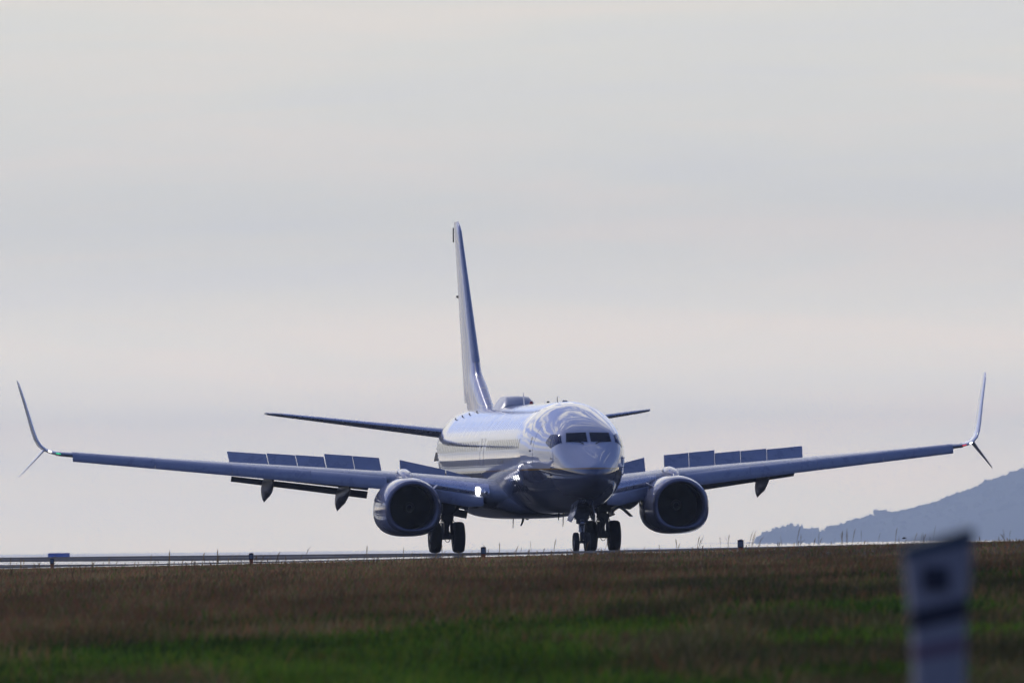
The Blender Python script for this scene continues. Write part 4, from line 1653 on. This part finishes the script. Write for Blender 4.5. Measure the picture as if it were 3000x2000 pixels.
C_GREEN = np.array([0.078, 0.160, 0.013])
C_YEL = np.array([0.140, 0.165, 0.020])
C_DK = np.array([0.022, 0.042, 0.010])
C_BRN = np.array([0.210, 0.140, 0.061])
C_RED = np.array([0.290, 0.128, 0.060])
C_STRAW = np.array([0.266, 0.210, 0.093])


def blades(r, x, y, d, e):
    n = len(x)
    nz = vnoise(x / 2.6 + 9, y / 9.0, 1)
    n2 = vnoise(x / 0.8 + 3, y / 3.0, 2)
    n3 = vnoise(x / 1.9 + 17, y / 11.0, 6)
    brown = np.clip((d + (nz - 0.5) * 60 + (n3 - 0.5) * 45 - 158 + 5.0 * np.clip(-x, -4, 4)) / 40, 0, 1)
    patch_ = np.clip((vnoise(x / 1.3 + 31, y / 10.0, 5) - 0.74 + 0.40 * np.clip((x + 0.2) / 2.0, 0, 1)) / 0.28, 0, 1)
    brown = np.maximum(brown, patch_ * 0.75)
    isb = r.random(n) < brown * 0.94
    k = r.random(n)
    olive = (patch_ > r.random(n)) & (d < 200)
    col = np.where(isb[:, None],
                   np.where((k < 0.34)[:, None], C_RED, np.where((k < 0.76)[:, None], C_BRN, np.where((k < 0.9)[:, None], C_STRAW, C_GREEN))),
                   np.where((k < 0.55)[:, None], C_GREEN, np.where((k < 0.55 + 0.35 * n3)[:, None], C_YEL, C_DK)))
    col = np.where((olive & (k < 0.7))[:, None], np.array([0.125, 0.112, 0.040])[None, :], col)
    # darker blades in the middle distance, paler dry heads towards the runway
    belt = np.interp(d, [90, 140, 165, 220, 300, 420], [1.12, 1.05, 0.74, 0.78, 1.20, 1.40]) * (1 - 0.35 * patch_)
    col = col * (0.55 + 0.9 * n2[:, None]) * (0.85 + 0.3 * r.random((n, 1))) * (belt * (0.72 + 0.56 * nz))[:, None]
    hh = np.interp(e, [0, 4, 12, 30, 60], [0.08, 0.09, 0.11, 0.22, 0.36])
    h = hh * (0.55 + 0.6 * r.random(n)) * (0.8 + 0.45 * nz)
    h = np.where(isb, h * 1.05, h * 0.8)
    wd = (0.0026 + 0.000016 * d) * (0.6 + 0.8 * r.random(n)) * np.where(isb, 0.8, 1.3)
    lean = 0.15 + 0.5 * r.random(n)
    return h, wd, lean, col, np.where(isb, 0.5, 0.0)


def stems(r, x, y, d, e):
    n = len(x)
    nz = vnoise(x / 3.0 + 5, y / 7.0, 8)
    tall = r.random(n)
    h = np.where(tall < 0.2, 0.26 + 0.34 * r.random(n) ** 1.5, 0.12 + 0.16 * r.random(n)) * np.clip(0.35 + e / 8.0, 0, 1) * (0.6 + 0.7 * nz)
    wd = (0.0016 + 0.000012 * d) * (0.7 + 0.6 * r.random(n))
    lean = 0.1 + 0.5 * r.random(n) ** 2
    col = (C_BRN * 0.9)[None, :] * (0.6 + 0.7 * r.random((n, 1)))
    return h, wd, lean, col, np.full(n, 1.6)


grass(360000, 'grass', 'rough field of grass, green in front and reddish brown towards the runway', blades, 92, 545, 21)
grass(2800, 'seed_stems', 'thin tall seed stems standing above the brown grass', stems, 200, 545, 33)

# ------------------------------------------------------------------ haze
hz = MB()
hz.box((0, 12900, 97.0), (7600, 26400, 227.0))
m_h = bpy.data.materials.new('haze_air')
m_h.use_nodes = True
t = m_h.node_tree
for n_ in list(t.nodes):
    t.nodes.remove(n_)
vol = N(t, 'ShaderNodeVolumePrincipled', inp={'Density': 0.000062, 'Anisotropy': 0.80})
vol.inputs['Color'].default_value = (0.64, 0.77, 1.0, 1)
ou = N(t, 'ShaderNodeOutputMaterial')
L(t, vol, 'Volume', ou, 'Volume')
hzo = hz.build('haze', m_h, None, smooth=0)
tag(hzo, 'thin bluish haze in the air over the airfield', 'haze', kind='stuff')
